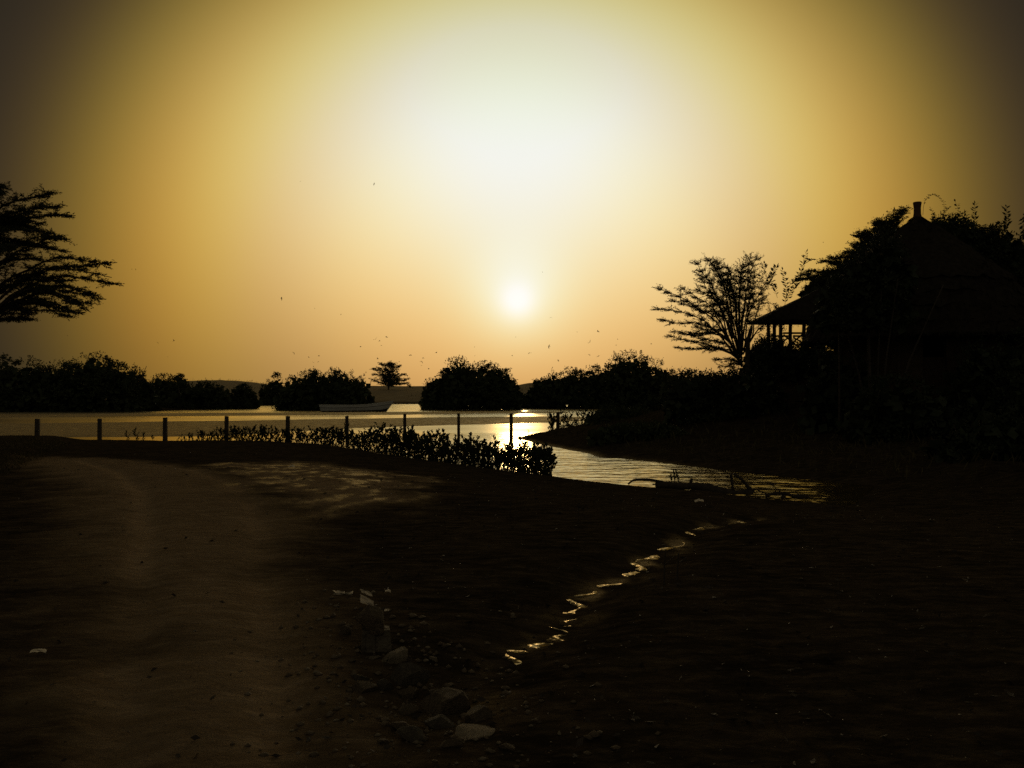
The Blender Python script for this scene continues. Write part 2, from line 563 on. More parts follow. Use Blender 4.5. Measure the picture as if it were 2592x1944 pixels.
def ground_z(x, y):
    return float(land(np.array([x]), np.array([y]))[0][0])


def on_ground(px, py):
    """where the line of sight through a pixel meets the land"""
    d = ray(px, py)
    k = np.geomspace(1.5, 400, 1600)
    P = CAM[None, :] + d[None, :] * k[:, None]
    hh = np.maximum(land(P[:, 0], P[:, 1])[0], 0.0)
    i = int(np.argmax(P[:, 2] <= hh))
    return np.array([P[i, 0], P[i, 1], hh[i]])


def build_ground():
    az = np.concatenate([np.arange(-180, -42, 2.0), np.arange(-42, 42, 0.17), np.arange(42, 180, 2.0)])
    rr = [0.0, 0.6]
    while rr[-1] < 6000:
        q = rr[-1]
        rr.append(q * (1.012 if q < 60 else 1.016 if q < 420 else 1.12) if q > 2 else q + 0.06)
    rr = np.array(rr)
    A, R = np.meshgrid(np.radians(az), rr[1:])
    X, Y = R * np.sin(A), R * np.cos(A)
    H, sand, wet, dune, bar = land(X.ravel(), Y.ravel())
    nA, nR = len(az), len(rr) - 1
    V = np.stack([X.ravel(), Y.ravel(), H], 1)
    i = np.arange(nR - 1)[:, None]
    j = np.arange(nA)[None, :]
    k = (j + 1) % nA
    Q = np.stack([i * nA + j, (i + 1) * nA + j, (i + 1) * nA + k, i * nA + k], -1).reshape(-1, 4)[:, ::-1]
    me = np_mesh('ground', V, Q, None, True)
    at_ = me.attributes.new('zone', 'FLOAT_COLOR', 'POINT')
    at_.data.foreach_set('color', np.stack([sand, wet, dune, bar], 1).astype(np.float32).ravel())
    m = bpy.data.materials.new('shore ground')
    m.use_nodes = True
    t = m.node_tree
    N, L = t.nodes, t.links
    b = N['Principled BSDF']
    zn = N.new('ShaderNodeAttribute')
    zn.attribute_name = 'zone'
    sp = N.new('ShaderNodeSeparateColor')
    L.new(zn.outputs['Color'], sp.inputs[0])
    co = N.new('ShaderNodeTexCoord')

    def noise(scale, detail=6, rough=0.6, sx=1.0, sy=1.0):
        mp = N.new('ShaderNodeMapping')
        mp.inputs['Scale'].default_value = (sx, sy, 1)
        L.new(co.outputs['Object'], mp.inputs['Vector'])
        n = N.new('ShaderNodeTexNoise')
        n.inputs['Scale'].default_value = scale
        n.inputs['Detail'].default_value = detail
        n.inputs['Roughness'].default_value = rough
        L.new(mp.outputs[0], n.inputs['Vector'])
        return n.outputs['Fac']

    def ramp(f, a, c1, b_, c2):
        r = N.new('ShaderNodeValToRGB')
        r.color_ramp.elements[0].position, r.color_ramp.elements[1].position = a, b_
        r.color_ramp.elements[0].color, r.color_ramp.elements[1].color = (*c1, 1), (*c2, 1)
        L.new(f, r.inputs['Fac'])
        return r.outputs['Color']

    def mix(f, a, c, blend='MIX'):
        x = N.new('ShaderNodeMix')
        x.data_type = 'RGBA'
        x.blend_type = blend
        L.new(f, x.inputs[0]) if not isinstance(f, float) else setattr(x.inputs[0], 'default_value', f)
        L.new(a, x.inputs[6])
        L.new(c, x.inputs[7])
        return x.outputs[2]

    n1, n2, n3 = noise(1.1), noise(5.0, 8, 0.72, 0.55, 1.5), noise(0.35)
    mud = mix(n2, ramp(n1, 0.35, (0.030, 0.023, 0.015), 0.65, (0.075, 0.056, 0.036)), ramp(n2, 0.40, (0.015, 0.012, 0.008), 0.64, (0.14, 0.105, 0.068)))
    sandc = mix(n2, ramp(n1, 0.3, (0.34, 0.235, 0.135), 0.7, (0.46, 0.33, 0.20)), ramp(n2, 0.35, (0.16, 0.105, 0.06), 0.65, (0.52, 0.38, 0.24)))
    dunec = ramp(n3, 0.3, (0.46, 0.35, 0.20), 0.7, (0.60, 0.47, 0.29))
    c = mix(sp.outputs[0], mud, sandc)
    c = mix(sp.outputs[2], c, dunec)
    wetc = ramp(n2, 0.3, (0.020, 0.015, 0.010), 0.7, (0.050, 0.037, 0.023))
    c = mix(sp.outputs[1], c, wetc)
    barc = ramp(n1, 0.3, (0.17, 0.125, 0.07), 0.7, (0.28, 0.21, 0.12))
    c = mix(zn.outputs['Alpha'], c, barc)
    L.new(c, b.inputs['Base Color'])
    wet_all = N.new('ShaderNodeMath')
    wet_all.operation = 'MULTIPLY_ADD'
    L.new(zn.outputs['Alpha'], wet_all.inputs[0])
    wet_all.inputs[1].default_value = 0.62
    L.new(sp.outputs[1], wet_all.inputs[2])
    wr = N.new('ShaderNodeMath')
    wr.operation = 'MULTIPLY'
    L.new(wet_all.outputs[0], wr.inputs[0])
    L.new(ramp(n1, 0.3, (0.6,) * 3, 0.6, (1,) * 3), wr.inputs[1])
    mr = N.new('ShaderNodeMapRange')
    mr.inputs['To Min'].default_value = 0.85
    mr.inputs['To Max'].default_value = 0.34
    L.new(wr.outputs[0], mr.inputs['Value'])
    L.new(mr.outputs[0], b.inputs['Roughness'])
    b.inputs['Specular IOR Level'].default_value = 0.0
    gl = N.new('ShaderNodeBsdfGlossy')                          # film of brown water on wet mud
    gl.inputs['Color'].default_value = (1.0, 0.80, 0.47, 1)
    L.new(mr.outputs[0], gl.inputs['Roughness'])
    fr = N.new('ShaderNodeFresnel')
    fr.inputs['IOR'].default_value = 1.33
    fm_ = N.new('ShaderNodeMath')
    fm_.operation = 'MULTIPLY'
    fm_.use_clamp = True
    L.new(fr.outputs[0], fm_.inputs[0])
    L.new(wr.outputs[0], fm_.inputs[1])
    mxs = N.new('ShaderNodeMixShader')
    L.new(fm_.outputs[0], mxs.inputs[0])
    L.new(b.outputs[0], mxs.inputs[1])
    L.new(gl.outputs[0], mxs.inputs[2])
    L.new(mxs.outputs[0], N['Material Output'].inputs['Surface'])
    bu = N.new('ShaderNodeBump')
    bu.inputs['Strength'].default_value = 1.0
    bu.inputs['Distance'].default_value = 0.065
    L.new(noise(9.0, 9, 0.65), bu.inputs['Height'])
    L.new(bu.outputs['Normal'], b.inputs['Normal'])
    L.new(bu.outputs['Normal'], gl.inputs['Normal'])
    me.materials.append(m)
    return kind(put(bpy.data.objects.new('ground', me)), 'structure')


build_ground()


# ------------------------------------------------------------------ water
def water_material():
    m = bpy.data.materials.new('lagoon water')
    m.use_nodes = True
    t = m.node_tree
    N, L = t.nodes, t.links
    N.remove(N['Principled BSDF'])
    co = N.new('ShaderNodeTexCoord')

    def noise(scale, sx, sy, rz=0.0, detail=3):
        mp = N.new('ShaderNodeMapping')
        mp.inputs['Scale'].default_value = (sx, sy, 1)
        mp.inputs['Rotation'].default_value = (0, 0, rz)
        L.new(co.outputs['Object'], mp.inputs['Vector'])
        n = N.new('ShaderNodeTexNoise')
        n.inputs['Scale'].default_value = scale
        n.inputs['Detail'].default_value = detail
        L.new(mp.outputs[0], n.inputs['Vector'])
        return n.outputs['Fac']

    def rng_(src, a, b, c, d):
        r = N.new('ShaderNodeMapRange')
        for k, v in zip(('From Min', 'From Max', 'To Min', 'To Max'), (a, b, c, d)):
            r.inputs[k].default_value = v
        L.new(src, r.inputs['Value'])
        return r.outputs[0]
    sp = N.new('ShaderNodeSeparateXYZ')
    L.new(co.outputs['Object'], sp.inputs[0])
    open_water = rng_(sp.outputs['Y'], 32.0, 60.0, 0.0, 1.0)   # the creek is rippled, the lagoon beyond has finer, softer waves
    wind = noise(0.05, 0.35, 2.2, 0.03, 3)                      # streaks of ruffled and calm water
    b1 = N.new('ShaderNodeBump')
    L.new(rng_(open_water, 0, 1, 1.0, 0.16), b1.inputs['Strength'])
    b1.inputs['Distance'].default_value = 0.16
    L.new(noise(1.15, 0.62, 1.15, 0.22, 3.0), b1.inputs['Height'])
    b2 = N.new('ShaderNodeBump')
    L.new(rng_(open_water, 0, 1, 1.0, 0.0), b2.inputs['Strength'])
    b2.inputs['Distance'].default_value = 0.010
    L.new(noise(4.5, 0.45, 1.2, -0.12, 1.5), b2.inputs['Height'])
    L.new(b1.outputs['Normal'], b2.inputs['Normal'])
    rr = N.new('ShaderNodeMath')
    rr.operation = 'MULTIPLY_ADD'
    L.new(open_water, rr.inputs[0])
    L.new(rng_(wind, 0.40, 0.60, 0.05, 0.24), rr.inputs[1])
    rr.inputs[2].default_value = 0.14
    gl = N.new('ShaderNodeBsdfGlossy')
    gl.inputs['Color'].default_value = (1.0, 0.85, 0.54, 1)
    L.new(rr.outputs[0], gl.inputs['Roughness'])
    L.new(b2.outputs['Normal'], gl.inputs['Normal'])
    df = N.new('ShaderNodeBsdfDiffuse')
    df.inputs['Color'].default_value = (0.045, 0.034, 0.018, 1)
    fr = N.new('ShaderNodeFresnel')
    fr.inputs['IOR'].default_value = 1.60
    mx = N.new('ShaderNodeMixShader')
    L.new(fr.outputs[0], mx.inputs[0])
    L.new(df.outputs[0], mx.inputs[1])
    L.new(gl.outputs[0], mx.inputs[2])
    L.new(mx.outputs[0], N['Material Output'].inputs['Surface'])
    return m


M_WATER = water_material()
mb = MB()
mb.add([(-5000, -600, 0), (5000, -600, 0), (5000, 5000, 0), (-5000, 5000, 0)], [(0, 1, 2, 3)])
kind(mb.build('water', M_WATER), 'structure')


# ------------------------------------------------------------------ vegetation builders
def bush_volume(lv, prof, zbase, Y, depth, n, size, w=0.5, shoots=40, shoot_len=0.8, droop=0.0, inner=True):
    """leaves through the volume under a skyline profile given as (photo x, photo y) at distance Y"""
    P = np.array([at(x, y, Y) for x, y in prof])
    xs, tops = P[:, 0], P[:, 2]
    # clumps
    nc = max(10, n // 70)
    cx = rng.uniform(xs[0], xs[-1], nc)
    v = rng.uniform(-1, 1, nc)
    T = np.interp(cx, xs, tops)
    zz = zbase + np.maximum(T - zbase, 0.05) * np.sqrt(np.clip(1 - v ** 2, 0, 1)) * (1 - rng.random(nc) ** 2.2)
    C = np.stack([cx, Y + v * depth, zz], 1)
    m = n // nc
    rad = size * rng.uniform(1.2, 4.6, nc)
    off = unit(rng.normal(size=(nc, m, 3))) * (rng.random((nc, m, 1)) ** 0.45) * rad[:, None, None] * np.array([1.15, 1.15, 0.7])
    Q = (C[:, None, :] + off).reshape(-1, 3)
    Tq = np.interp(Q[:, 0], xs, tops)
    Q[:, 2] = np.minimum(Q[:, 2], Tq + np.repeat(size * rng.uniform(-0.8, 2.2, nc), m) + size * 0.6 * rng.random(len(Q)))
    keep = (Q[:, 0] > xs[0] - size) & (Q[:, 0] < xs[-1] + size)
    Q = Q[keep]
    D = unit(rng.normal(size=Q.shape) + np.array([0, 0, 0.5 - droop]))
    lv.add(Q, D, size * rng.uniform(0.7, 1.5, len(Q)), w)
    # larger inner leaves that close the middle of the crown
    k = n // 3 if inner else 0
    ix = rng.uniform(xs[0], xs[-1], k)
    iv = rng.uniform(-0.7, 0.7, k)
    iT = np.interp(ix, xs, tops)
    iz = zbase + np.maximum(iT - zbase, 0.05) * (0.84 * np.sqrt(1 - iv ** 2)) * rng.random(k)
    lv.add(np.stack([ix, Y + iv * depth, iz], 1), rng.normal(size=(k, 3)), size * rng.uniform(2.2, 4.2, k), 0.9)
    # shoots that break the outline
    for _ in range(shoots):
        x = rng.uniform(xs[0], xs[-1])
        vv = rng.uniform(-0.5, 0.5)
        zt = zbase + (np.interp(x, xs, tops) - zbase) * math.sqrt(1 - vv * vv) - 0.1
        p = np.array([x, Y + vv * depth, zt])
        d = unit(np.array([rng.normal(0, 0.45), rng.normal(0, 0.4), 1.0]))
        L = shoot_len * rng.uniform(0.3, 1.0)
        q = max(4, int(L / size * 5))
        s = rng.random(q)
        lv.add(p + d * (s * L)[:, None] + rng.normal(0, size * 0.28, (q, 3)), unit(rng.normal(size=(q, 3)) + d), size * rng.uniform(0.6, 1.0, q), w)


def stems(x0, x1, Y, depth, zb, zt, n, r):
    out = []
    for _ in range(n):
        mb_ = MB()
        x, y = rng.uniform(x0, x1), Y + rng.uniform(-0.5, 0.5) * depth
        h = (zt - zb) * rng.uniform(0.55, 0.85)
        l = rng.normal(0, 0.25 * h, 2)
        p = smooth_line([(x, y, zb - 0.25), (x + l[0] * 0.2, y + l[1] * 0.2, zb + h * 0.4), (x + l[0], y + l[1], zb + h)], 6)
        mb_.tube(p, np.linspace(r, r * 0.35, 6), 5)
        out.append(mb_.build('stem', M_BARK, None, True))
    return out


def bush(name, label, cat, prof, Y, depth, n, size, w=0.5, zb=None, group=None, shoots=40, shoot_len=0.8, mat=None, nst=6, r=0.10):
    P = np.array([at(x, y, Y) for x, y in prof])
    cx = float(P[:, 0].mean())
    if zb is None:
        zb = ground_z(cx, Y)
    zb = max(zb, -0.1)
    o = thing(name, label, cat, (cx, Y, zb), 0, group)
    lv = Leaves()
    bush_volume(lv, prof, zb, Y, depth, n, size, w, shoots, shoot_len)
    st = stems(P[0, 0] * 0.8 + cx * 0.2, P[-1, 0] * 0.8 + cx * 0.2, Y, depth, zb, float(P[:, 2].max()), nst, r)
    for ob in st + [lv.build('crown', mat or M_LEAF)]:
        ob.parent = o
        ob.location = (-cx, -Y, -zb)
    return o


def feathery(lv, wood, limbs, line, r0, r1, t0, ntw, tl, size, dens, flat=0.25, out=0.7, lift=0.10, w=0.32, tip=True):
    """twigs with fine leaves along the outer part of one limb"""
    n = len(line)
    lm = MB()
    lm.tube(line, np.linspace(r0, r1, n), 5 if r0 > 0.03 else 4)
    limbs.append(lm.build('limb', M_BARK, None, True))
    T = unit(np.gradient(line, axis=0))
    for i in range(ntw):
        t = t0 + (1 - t0) * (i + rng.random()) / ntw
        k = min(int(t * (n - 1)), n - 1)
        p = line[k]
        d = T[k] * out + rng.normal(0, 0.55, 3) * np.array([1, 1, flat])
        d[2] = d[2] * (0.6 if tip else 1) + lift * rng.uniform(-0.6, 1.2)
        d = unit(d)
        L = tl * rng.uniform(0.45, 1.15) * (1.0 - 0.45 * t)
        s = np.linspace(0, 1, 5)
        bend = np.array([0, 0, rng.normal(0.0, 0.10)]) * L
        tw = p + d * (s * L)[:, None] + bend * (s ** 2)[:, None]
        wood.tube(tw, np.linspace(max(r1, 0.006), 0.004, 5), 3, False)
        q = max(3, int(L * dens))
        u = 0.12 + 0.88 * rng.random(q)
        base = p + d * (u * L)[:, None] + bend * (u ** 2)[:, None] + rng.normal(0, size * 0.30, (q, 3)) * np.array([1, 1, 0.7])
        ld = unit(d * 0.7 + rng.normal(0, 0.8, (q, 3)) * np.array([1, 1, 0.55]))
        lv.add(base, ld, size * rng.uniform(0.6, 1.25, q), w)


def limb_tree(name, label, base_px, Y, limbs, r_trunk, conv, tl, size, dens, ntw, clones=1, t0=0.35, group=None, mat=None, ground=None,
              r_limb=0.05, spread=(35, 80), lift=0.1, extra=(), dsc=1.0):
    b = at(*conv(*base_px), Y)
    gz = ground_z(b[0], Y) if ground is None else ground
    o = thing(name, label, 'tree', (b[0], Y, gz), 0, group)
    lv, wood, tk, lims = Leaves(), MB(), MB(), []
    tk.tube(smooth_line([(b[0], Y, gz - 0.3), ((b[0] * 0.97 + b[0] * 0.03), Y, (gz + b[2]) / 2), tuple(b)], 6), np.linspace(r_trunk * 1.3, r_trunk, 6), 8)
    for li, pl in enumerate(limbs):
        pts = np.array([at(*conv(*p), Y) for p in pl])
        dy = rng.normal(0, 0.35) * dsc
        pts[:, 1] += np.linspace(0, 1, len(pts)) * dy
        variants = [(0.0, 1.0)] + [(math.radians(rng.uniform(*spread)) * rng.choice([-1, 1]), rng.uniform(0.75, 1.0)) for _ in range(clones)]
        for ang, sc in variants:
            q = pts.copy()
            if ang:
                dx = (q[:, 0] - b[0])
                q[:, 0] = b[0] + dx * math.cos(ang) * sc
                q[:, 1] = Y + dx * math.sin(ang) * sc + np.linspace(0, 1, len(q)) * rng.normal(0, 0.5)
            line = smooth_line(q, 12)
            line[1:-1] += np.cumsum(rng.normal(0, 0.035, (10, 3)), 0) * np.sin(np.linspace(0.3, 2.8, 10))[:, None]
            L = np.linalg.norm(np.diff(line, axis=0), axis=1).sum()
            feathery(lv, wood, lims, line, r_limb, 0.010, t0, max(4, int(ntw * L)), tl, size, dens, lift=lift)
    for a in extra:
        a(lv, wood)
    for ob in lims + [tk.build('trunk', M_BARK, None, True), kind(wood.build('twigs', M_BARK, None, True), 'stuff'), lv.build('crown', mat or M_ACACIA)]:
        ob.parent = o
        ob.location = (-b[0], -Y, -gz)
    return o


def shoot(lv, wood, line, pairs, size, w=0.42, r=0.010, up=0.35, droop=0.0):
    """a stem with broad leaves in pairs"""
    L = smooth_line(line, 10)
    wood.tube(L, np.linspace(r, r * 0.4, 10), 4, False)
    for i in range(pairs):
        t = 0.15 + 0.85 * (i + rng.random() * 0.5) / pairs
        f = t * 9
        k = min(int(f), 8)
        p = L[k] + (L[k + 1] - L[k]) * (f - k)
        T = unit(L[k + 1] - L[k])
        for sgn in (-1, 1):
            d = unit(np.array([sgn * rng.uniform(0.6, 1.0), rng.normal(0, 0.5), up - droop + rng.normal(0, 0.2)]) + T * 0.3)
            lv.add(p, d, size * rng.uniform(0.75, 1.2), w)
    lv.add(L[-1], T, size, w)


c1 = lambda x, y: (1600 + x / 2.23, 440 + y / 2.23)          # readings taken from an enlargement of the right bank
ident = lambda x, y: (x, y)

# ------------------------------------------------------------------ the far shore
bush('mangrove_bush', 'dark mangrove clump at the far left edge of the opposite shore', 'bush',
     [(-120, 960), (-90, 925), (-40, 905), (0, 902), (20, 912), (45, 918), (84, 905), (105, 912), (122, 932), (150, 985)], 124, 4.5, 7000, 0.30, shoots=50, group='bushes along the opposite shore')
bush('mangrove_bush', 'largest rounded dark mangrove on the opposite shore, left of the dunes', 'bush',
     [(112, 990), (125, 932), (150, 922), (180, 918), (205, 905), (225, 898), (253, 893), (268, 905), (285, 918), (310, 926), (340, 930), (356, 944), (366, 985), (372, 1020)], 126, 5.5, 9000, 0.30, shoots=60, group='bushes along the opposite shore')
bush('low_bush', 'low bush with two rounded tops right of the largest mangrove', 'bush',
     [(362, 1010), (372, 978), (390, 966), (408, 950), (420, 946), (436, 955), (448, 950), (462, 950), (470, 966), (478, 1000)], 150, 3.0, 3200, 0.32, shoots=30, group='bushes along the opposite shore')
bush('low_bush', 'wide low dark shrub below the sand ridge, waterside', 'bush',
     [(428, 1020), (450, 995), (480, 985), (492, 968), (520, 966), (545, 975), (575, 990), (590, 1020)], 146, 3.0, 3600, 0.30, shoots=20, group='bushes along the opposite shore')
bush('low_bush', 'upright dark shrub beneath the sand ridge, nearest the round bush', 'bush',
     [(586, 1025), (595, 985), (610, 974), (628, 976), (640, 990), (646, 1028)], 150, 2.0, 2200, 0.30, shoots=15, group='bushes along the opposite shore')
bush('crest_bush', 'small bush on the dune crest left of the round mangrove', 'bush',
     [(662, 985), (672, 966), (690, 960), (698, 946), (709, 944), (714, 962), (718, 985)], 205, 2.0, 1300, 0.36, shoots=16, group='bushes along the opposite shore')
bush('mangrove_bush', 'round open-topped mangrove bush behind the white boat', 'bush',
     [(712, 1015), (722, 985), (732, 966), (738, 958), (760, 954), (776, 942), (800, 942), (820, 950), (840, 940), (862, 938), (885, 948), (905, 956), (922, 962), (930, 978), (934, 1005)], 137, 4.8, 7000, 0.30, shoots=70, shoot_len=1.1, group='bushes along the opposite shore')
bush('mangrove_bush', 'big dark mangrove island with a raised knob, below the sun', 'bush',
     [(1074, 1020), (1080, 972), (1096, 958), (1112, 950), (1124, 935), (1130, 922), (1150, 910), (1168, 907), (1186, 914), (1192, 926), (1212, 920), (1236, 918), (1256, 922), (1270, 936), (1290, 935), (1296, 955), (1308, 972), (1312, 1015)], 144, 5.5, 10000, 0.30, shoots=80, group='bushes along the opposite shore')
bush('dune_scrub', 'long low scrub rising up the dune right of the sand path', 'bush',
     [(1330, 1020), (1352, 966), (1380, 958), (1398, 944), (1404, 938), (1410, 950), (1436, 932), (1450, 934), (1470, 942), (1490, 928), (1516, 926), (1540, 940)], 152, 5.0, 7000, 0.30, shoots=60, group='bushes along the opposite shore')
bush('mangrove_bush', 'tallest bushy crown on the right part of the opposite shore', 'bush',
     [(1526, 1010), (1532, 930), (1548, 906), (1570, 898), (1590, 890), (1610, 894), (1632, 906), (1655, 916), (1672, 914), (1682, 932), (1690, 950), (1700, 1000)], 150, 5.0, 7500, 0.30, shoots=70, shoot_len=1.1, group='bushes along the opposite shore')
bush('dune_scrub', 'even low scrub belt left of the acacia, beyond the bank', 'bush',
     [(1680, 1020), (1690, 940), (1720, 938), (1760, 942), (1800, 945), (1850, 940), (1900, 945), (1920, 1010)], 120, 4.0, 6500, 0.28, shoots=60, group='bushes along the opposite shore')
bush('dune_scrub', 'thin scrub at the foot of the dune between mangrove island and path', 'bush',
     [(1290, 1020), (1312, 985), (1330, 995), (1352, 1005), (1372, 1020)], 160, 2.0, 1200, 0.30, shoots=10, group='bushes along the opposite shore')

cE = lambda x, y: (300 + x / 2.765, 840 + y / 2.765)
limb_tree('dune_acacia', 'small flat-tiered acacia standing alone on the dune crest', (1890, 380), 280,
          [[(1890, 380), (1880, 340), (1840, 310), (1785, 300)], [(1890, 380), (1870, 320), (1820, 270), (1785, 255)], [(1890, 375), (1890, 300), (1860, 245), (1850, 230)],
           [(1890, 375), (1900, 290), (1900, 240), (1910, 225)], [(1895, 370), (1920, 300), (1940, 260), (1950, 245)], [(1895, 375), (1940, 330), (1970, 300), (2000, 300)],
           [(1895, 380), (1940, 350), (1990, 340), (2025, 330)], [(1890, 382), (1850, 360), (1810, 345), (1790, 335)], [(1895, 382), (1950, 365), (2000, 360), (2030, 372)]],
          0.25, cE, 2.6, 0.50, 20, 3.6, clones=1, t0=0.08, r_limb=0.10, mat=M_ACACIA, dsc=2)

# ------------------------------------------------------------------ the left acacia, trunk beyond the frame
LEFT = [[(-130, 900), (-50, 830), (0, 790), (40, 757), (100, 752), (150, 775), (182, 790)],
        [(-130, 890), (-20, 800), (60, 748), (130, 742), (200, 768), (248, 774)],
        [(-130, 890), (0, 778), (80, 738), (130, 722), (200, 738), (240, 757)],
        [(-130, 880), (0, 770), (80, 725), (150, 706), (240, 712), (306, 722)],
        [(-130, 870), (-20, 780), (40, 722), (110, 690), (200, 690), (295, 706)],
        [(-130, 870), (-20, 770), (50, 712), (130, 676), (200, 672), (295, 664)],
        [(-130, 850), (-30, 740), (40, 690), (120, 660), (180, 655), (255, 668)],
        [(-130, 840), (-40, 720), (30, 655), (90, 630), (140, 612), (186, 617)],
        [(-130, 830), (-50, 690), (0, 630), (70, 600), (150, 604)],
        [(-130, 830), (-60, 660), (0, 598), (60, 585), (150, 596)],
        [(-130, 820), (-60, 640), (0, 572), (50, 562), (112, 568)],
        [(-130, 820), (-60, 620), (0, 555), (60, 545), (120, 538), (180, 541)],
        [(-130, 820), (-70, 610), (-10, 545), (50, 522), (120, 515), (160, 532)],
        [(-130, 810), (-80, 600), (-20, 530), (40, 500), (80, 490), (112, 479)],
        [(-130, 810), (-90, 600), (-40, 520), (0, 480), (20, 490)],
        [(-130, 890), (-30, 812), (20, 796), (60, 788), (120, 786)],
        [(-130, 890), (-10, 790), (40, 770), (90, 772), (150, 785)],
        [(-130, 830), (-60, 700), (0, 650), (60, 642)], [(-130, 820), (-80, 640), (-30, 605), (50, 612)], [(-130, 820), (-90, 650), (-40, 575), (40, 528)],
        [(-130, 840), (-70, 720), (-10, 680), (70, 672)],
        [(-130, 850), (-200, 760), (-280, 720), (-360, 700)], [(-130, 850), (-190, 680), (-260, 620), (-330, 600)],
        [(-130, 830), (-160, 640), (-190, 560), (-220, 520)], [(-130, 820), (-120, 620), (-110, 540), (-100, 490)]]
limb_tree('acacia_tree', 'layered acacia reaching in from the left edge above the lagoon', (-130, 910), 25, LEFT, 0.22, ident, 0.62, 0.080, 64, 13,
          clones=2, t0=0.40, r_limb=0.045, spread=(25, 75), lift=0.06)

# ------------------------------------------------------------------ the acacia on the right bank
RIGHT = [[(620, 1090), (580, 1030), (500, 990), (400, 960), (280, 945), (190, 905)],
         [(620, 1090), (570, 1020), (470, 985), (360, 985), (240, 980)],
         [(620, 1080), (560, 1000), (480, 900), (380, 860), (260, 850), (160, 815)],
         [(620, 1080), (560, 990), (480, 890), (380, 820), (240, 775), (115, 758)],
         [(600, 1040), (540, 930), (460, 820), (360, 740), (240, 680), (112, 642)],
         [(600, 1040), (530, 900), (450, 800), (340, 760), (200, 700)],
         [(590, 1020), (530, 900), (470, 760), (380, 680), (280, 625)],
         [(580, 1010), (530, 900), (500, 780), (450, 650), (400, 560), (350, 482)],
         [(600, 1010), (560, 880), (530, 740), (500, 620), (455, 540), (412, 476)],
         [(610, 1010), (590, 860), (580, 700), (555, 600), (530, 512)],
         [(615, 1000), (620, 850), (640, 700), (665, 560), (694, 466)],
         [(615, 1000), (600, 830), (610, 680), (615, 590), (630, 505)],
         [(620, 1000), (640, 860), (690, 740), (740, 640), (790, 550)],
         [(625, 1020), (680, 920), (750, 840), (800, 740)],
         [(640, 1000), (690, 900), (720, 760), (750, 680)],
         [(600, 1065), (550, 1040), (470, 1060)], [(610, 1075), (560, 1065), (520, 1090)],
         [(560, 960), (470, 900), (350, 900), (215, 890)], [(570, 930), (500, 760), (420, 640), (380, 560)]]
limb_tree('acacia_tree', 'vase-shaped acacia with fanning stems beside the thatched pavilion', (622, 1095), 42, RIGHT, 0.14, c1, 0.82, 0.090, 56, 13,
          clones=1, t0=0.42, r_limb=0.05, spread=(30, 80), lift=0.10, ground=2.7)

BIG = []
for tip in [(925, 600), (950, 570), (1000, 540), (1060, 500), (1120, 470), (1200, 445), (1260, 400), (1280, 345), (1330, 325), (1400, 270), (1440, 265), (1480, 270), (1520, 215),
            (960, 660), (1020, 640), (1060, 600), (1130, 560), (1200, 530), (1290, 460), (1350, 420), (1400, 360), (1460, 330)]:
    BIG.append([(1420, 1000), (1410, 800), (tip[0] * 0.45 + 1400 * 0.55, tip[1] * 0.55 + 740 * 0.45), (tip[0] * 0.8 + 1400 * 0.2, tip[1] * 0.86 + 740 * 0.14 - 20), tip])
limb_tree('acacia_tree', 'spreading acacia rising behind the huts, its crown around the tall roof', (1420, 1010), 54, BIG, 0.25, c1, 1.0, 0.15, 30, 9,
          clones=2, t0=0.40, r_limb=0.07, spread=(10, 32), lift=-0.02,
          extra=[lambda lv, wd: bush_volume(lv, [c1(*p) for p in [(985, 680), (1010, 610), (1060, 560), (1130, 525), (1200, 490), (1280, 430), (1330, 390), (1420, 330), (1490, 310), (1540, 400), (1600, 480)]], 7.3, 54, 2.0, 12000, 0.16, 0.4, 90, 0.6)])

c2 = lambda x, y: (2280 + x / 5.353, 470 + y / 5.353)


def right_shoots(lv, wd):
    Y = 45.0
    for ln, pr, sz, dr in [([(1000, 720), (1005, 480), (1000, 250)], 9, 0.24, 0), ([(1425, 680), (1440, 450), (1425, 290)], 8, 0.26, 0), ([(800, 560), (800, 400), (740, 220)], 7, 0.20, 0.3),
                           ([(300, 400), (320, 220), (410, 125), (500, 150), (590, 240), (570, 380)], 13, 0.13, 0), ([(870, 620), (900, 480), (870, 350)], 5, 0.2, 0.2),
                           ([(560, 460), (600, 350), (660, 290)], 6, 0.14, 0), ([(1180, 700), (1200, 600), (1280, 540)], 5, 0.22, 0), ([(1280, 720), (1330, 560), (1380, 500)], 5, 0.24, 0),
                           ([(1100, 700), (1080, 560), (1130, 540)], 4, 0.2, 0.2), ([(1690, 300), (1665, 500), (1640, 780)], 12, 0.26, 0.9), ([(1740, 320), (1700, 560), (1690, 900)], 12, 0.26, 0.9),
                           ([(420, 470), (440, 380), (400, 300)], 4, 0.12, 0), ([(60, 330), (30, 300), (-20, 290)], 5, 0.12, 0), ([(160, 330), (100, 300), (60, 330)], 5, 0.12, 0), ([(20, 430), (40, 380), (110, 380)], 4, 0.16, 0)]:
        shoot(lv, wd, [at(*c2(*p), Y + rng.normal(0, 0.3)) for p in ln], int(pr * 1.4), sz * 1.1, droop=dr)


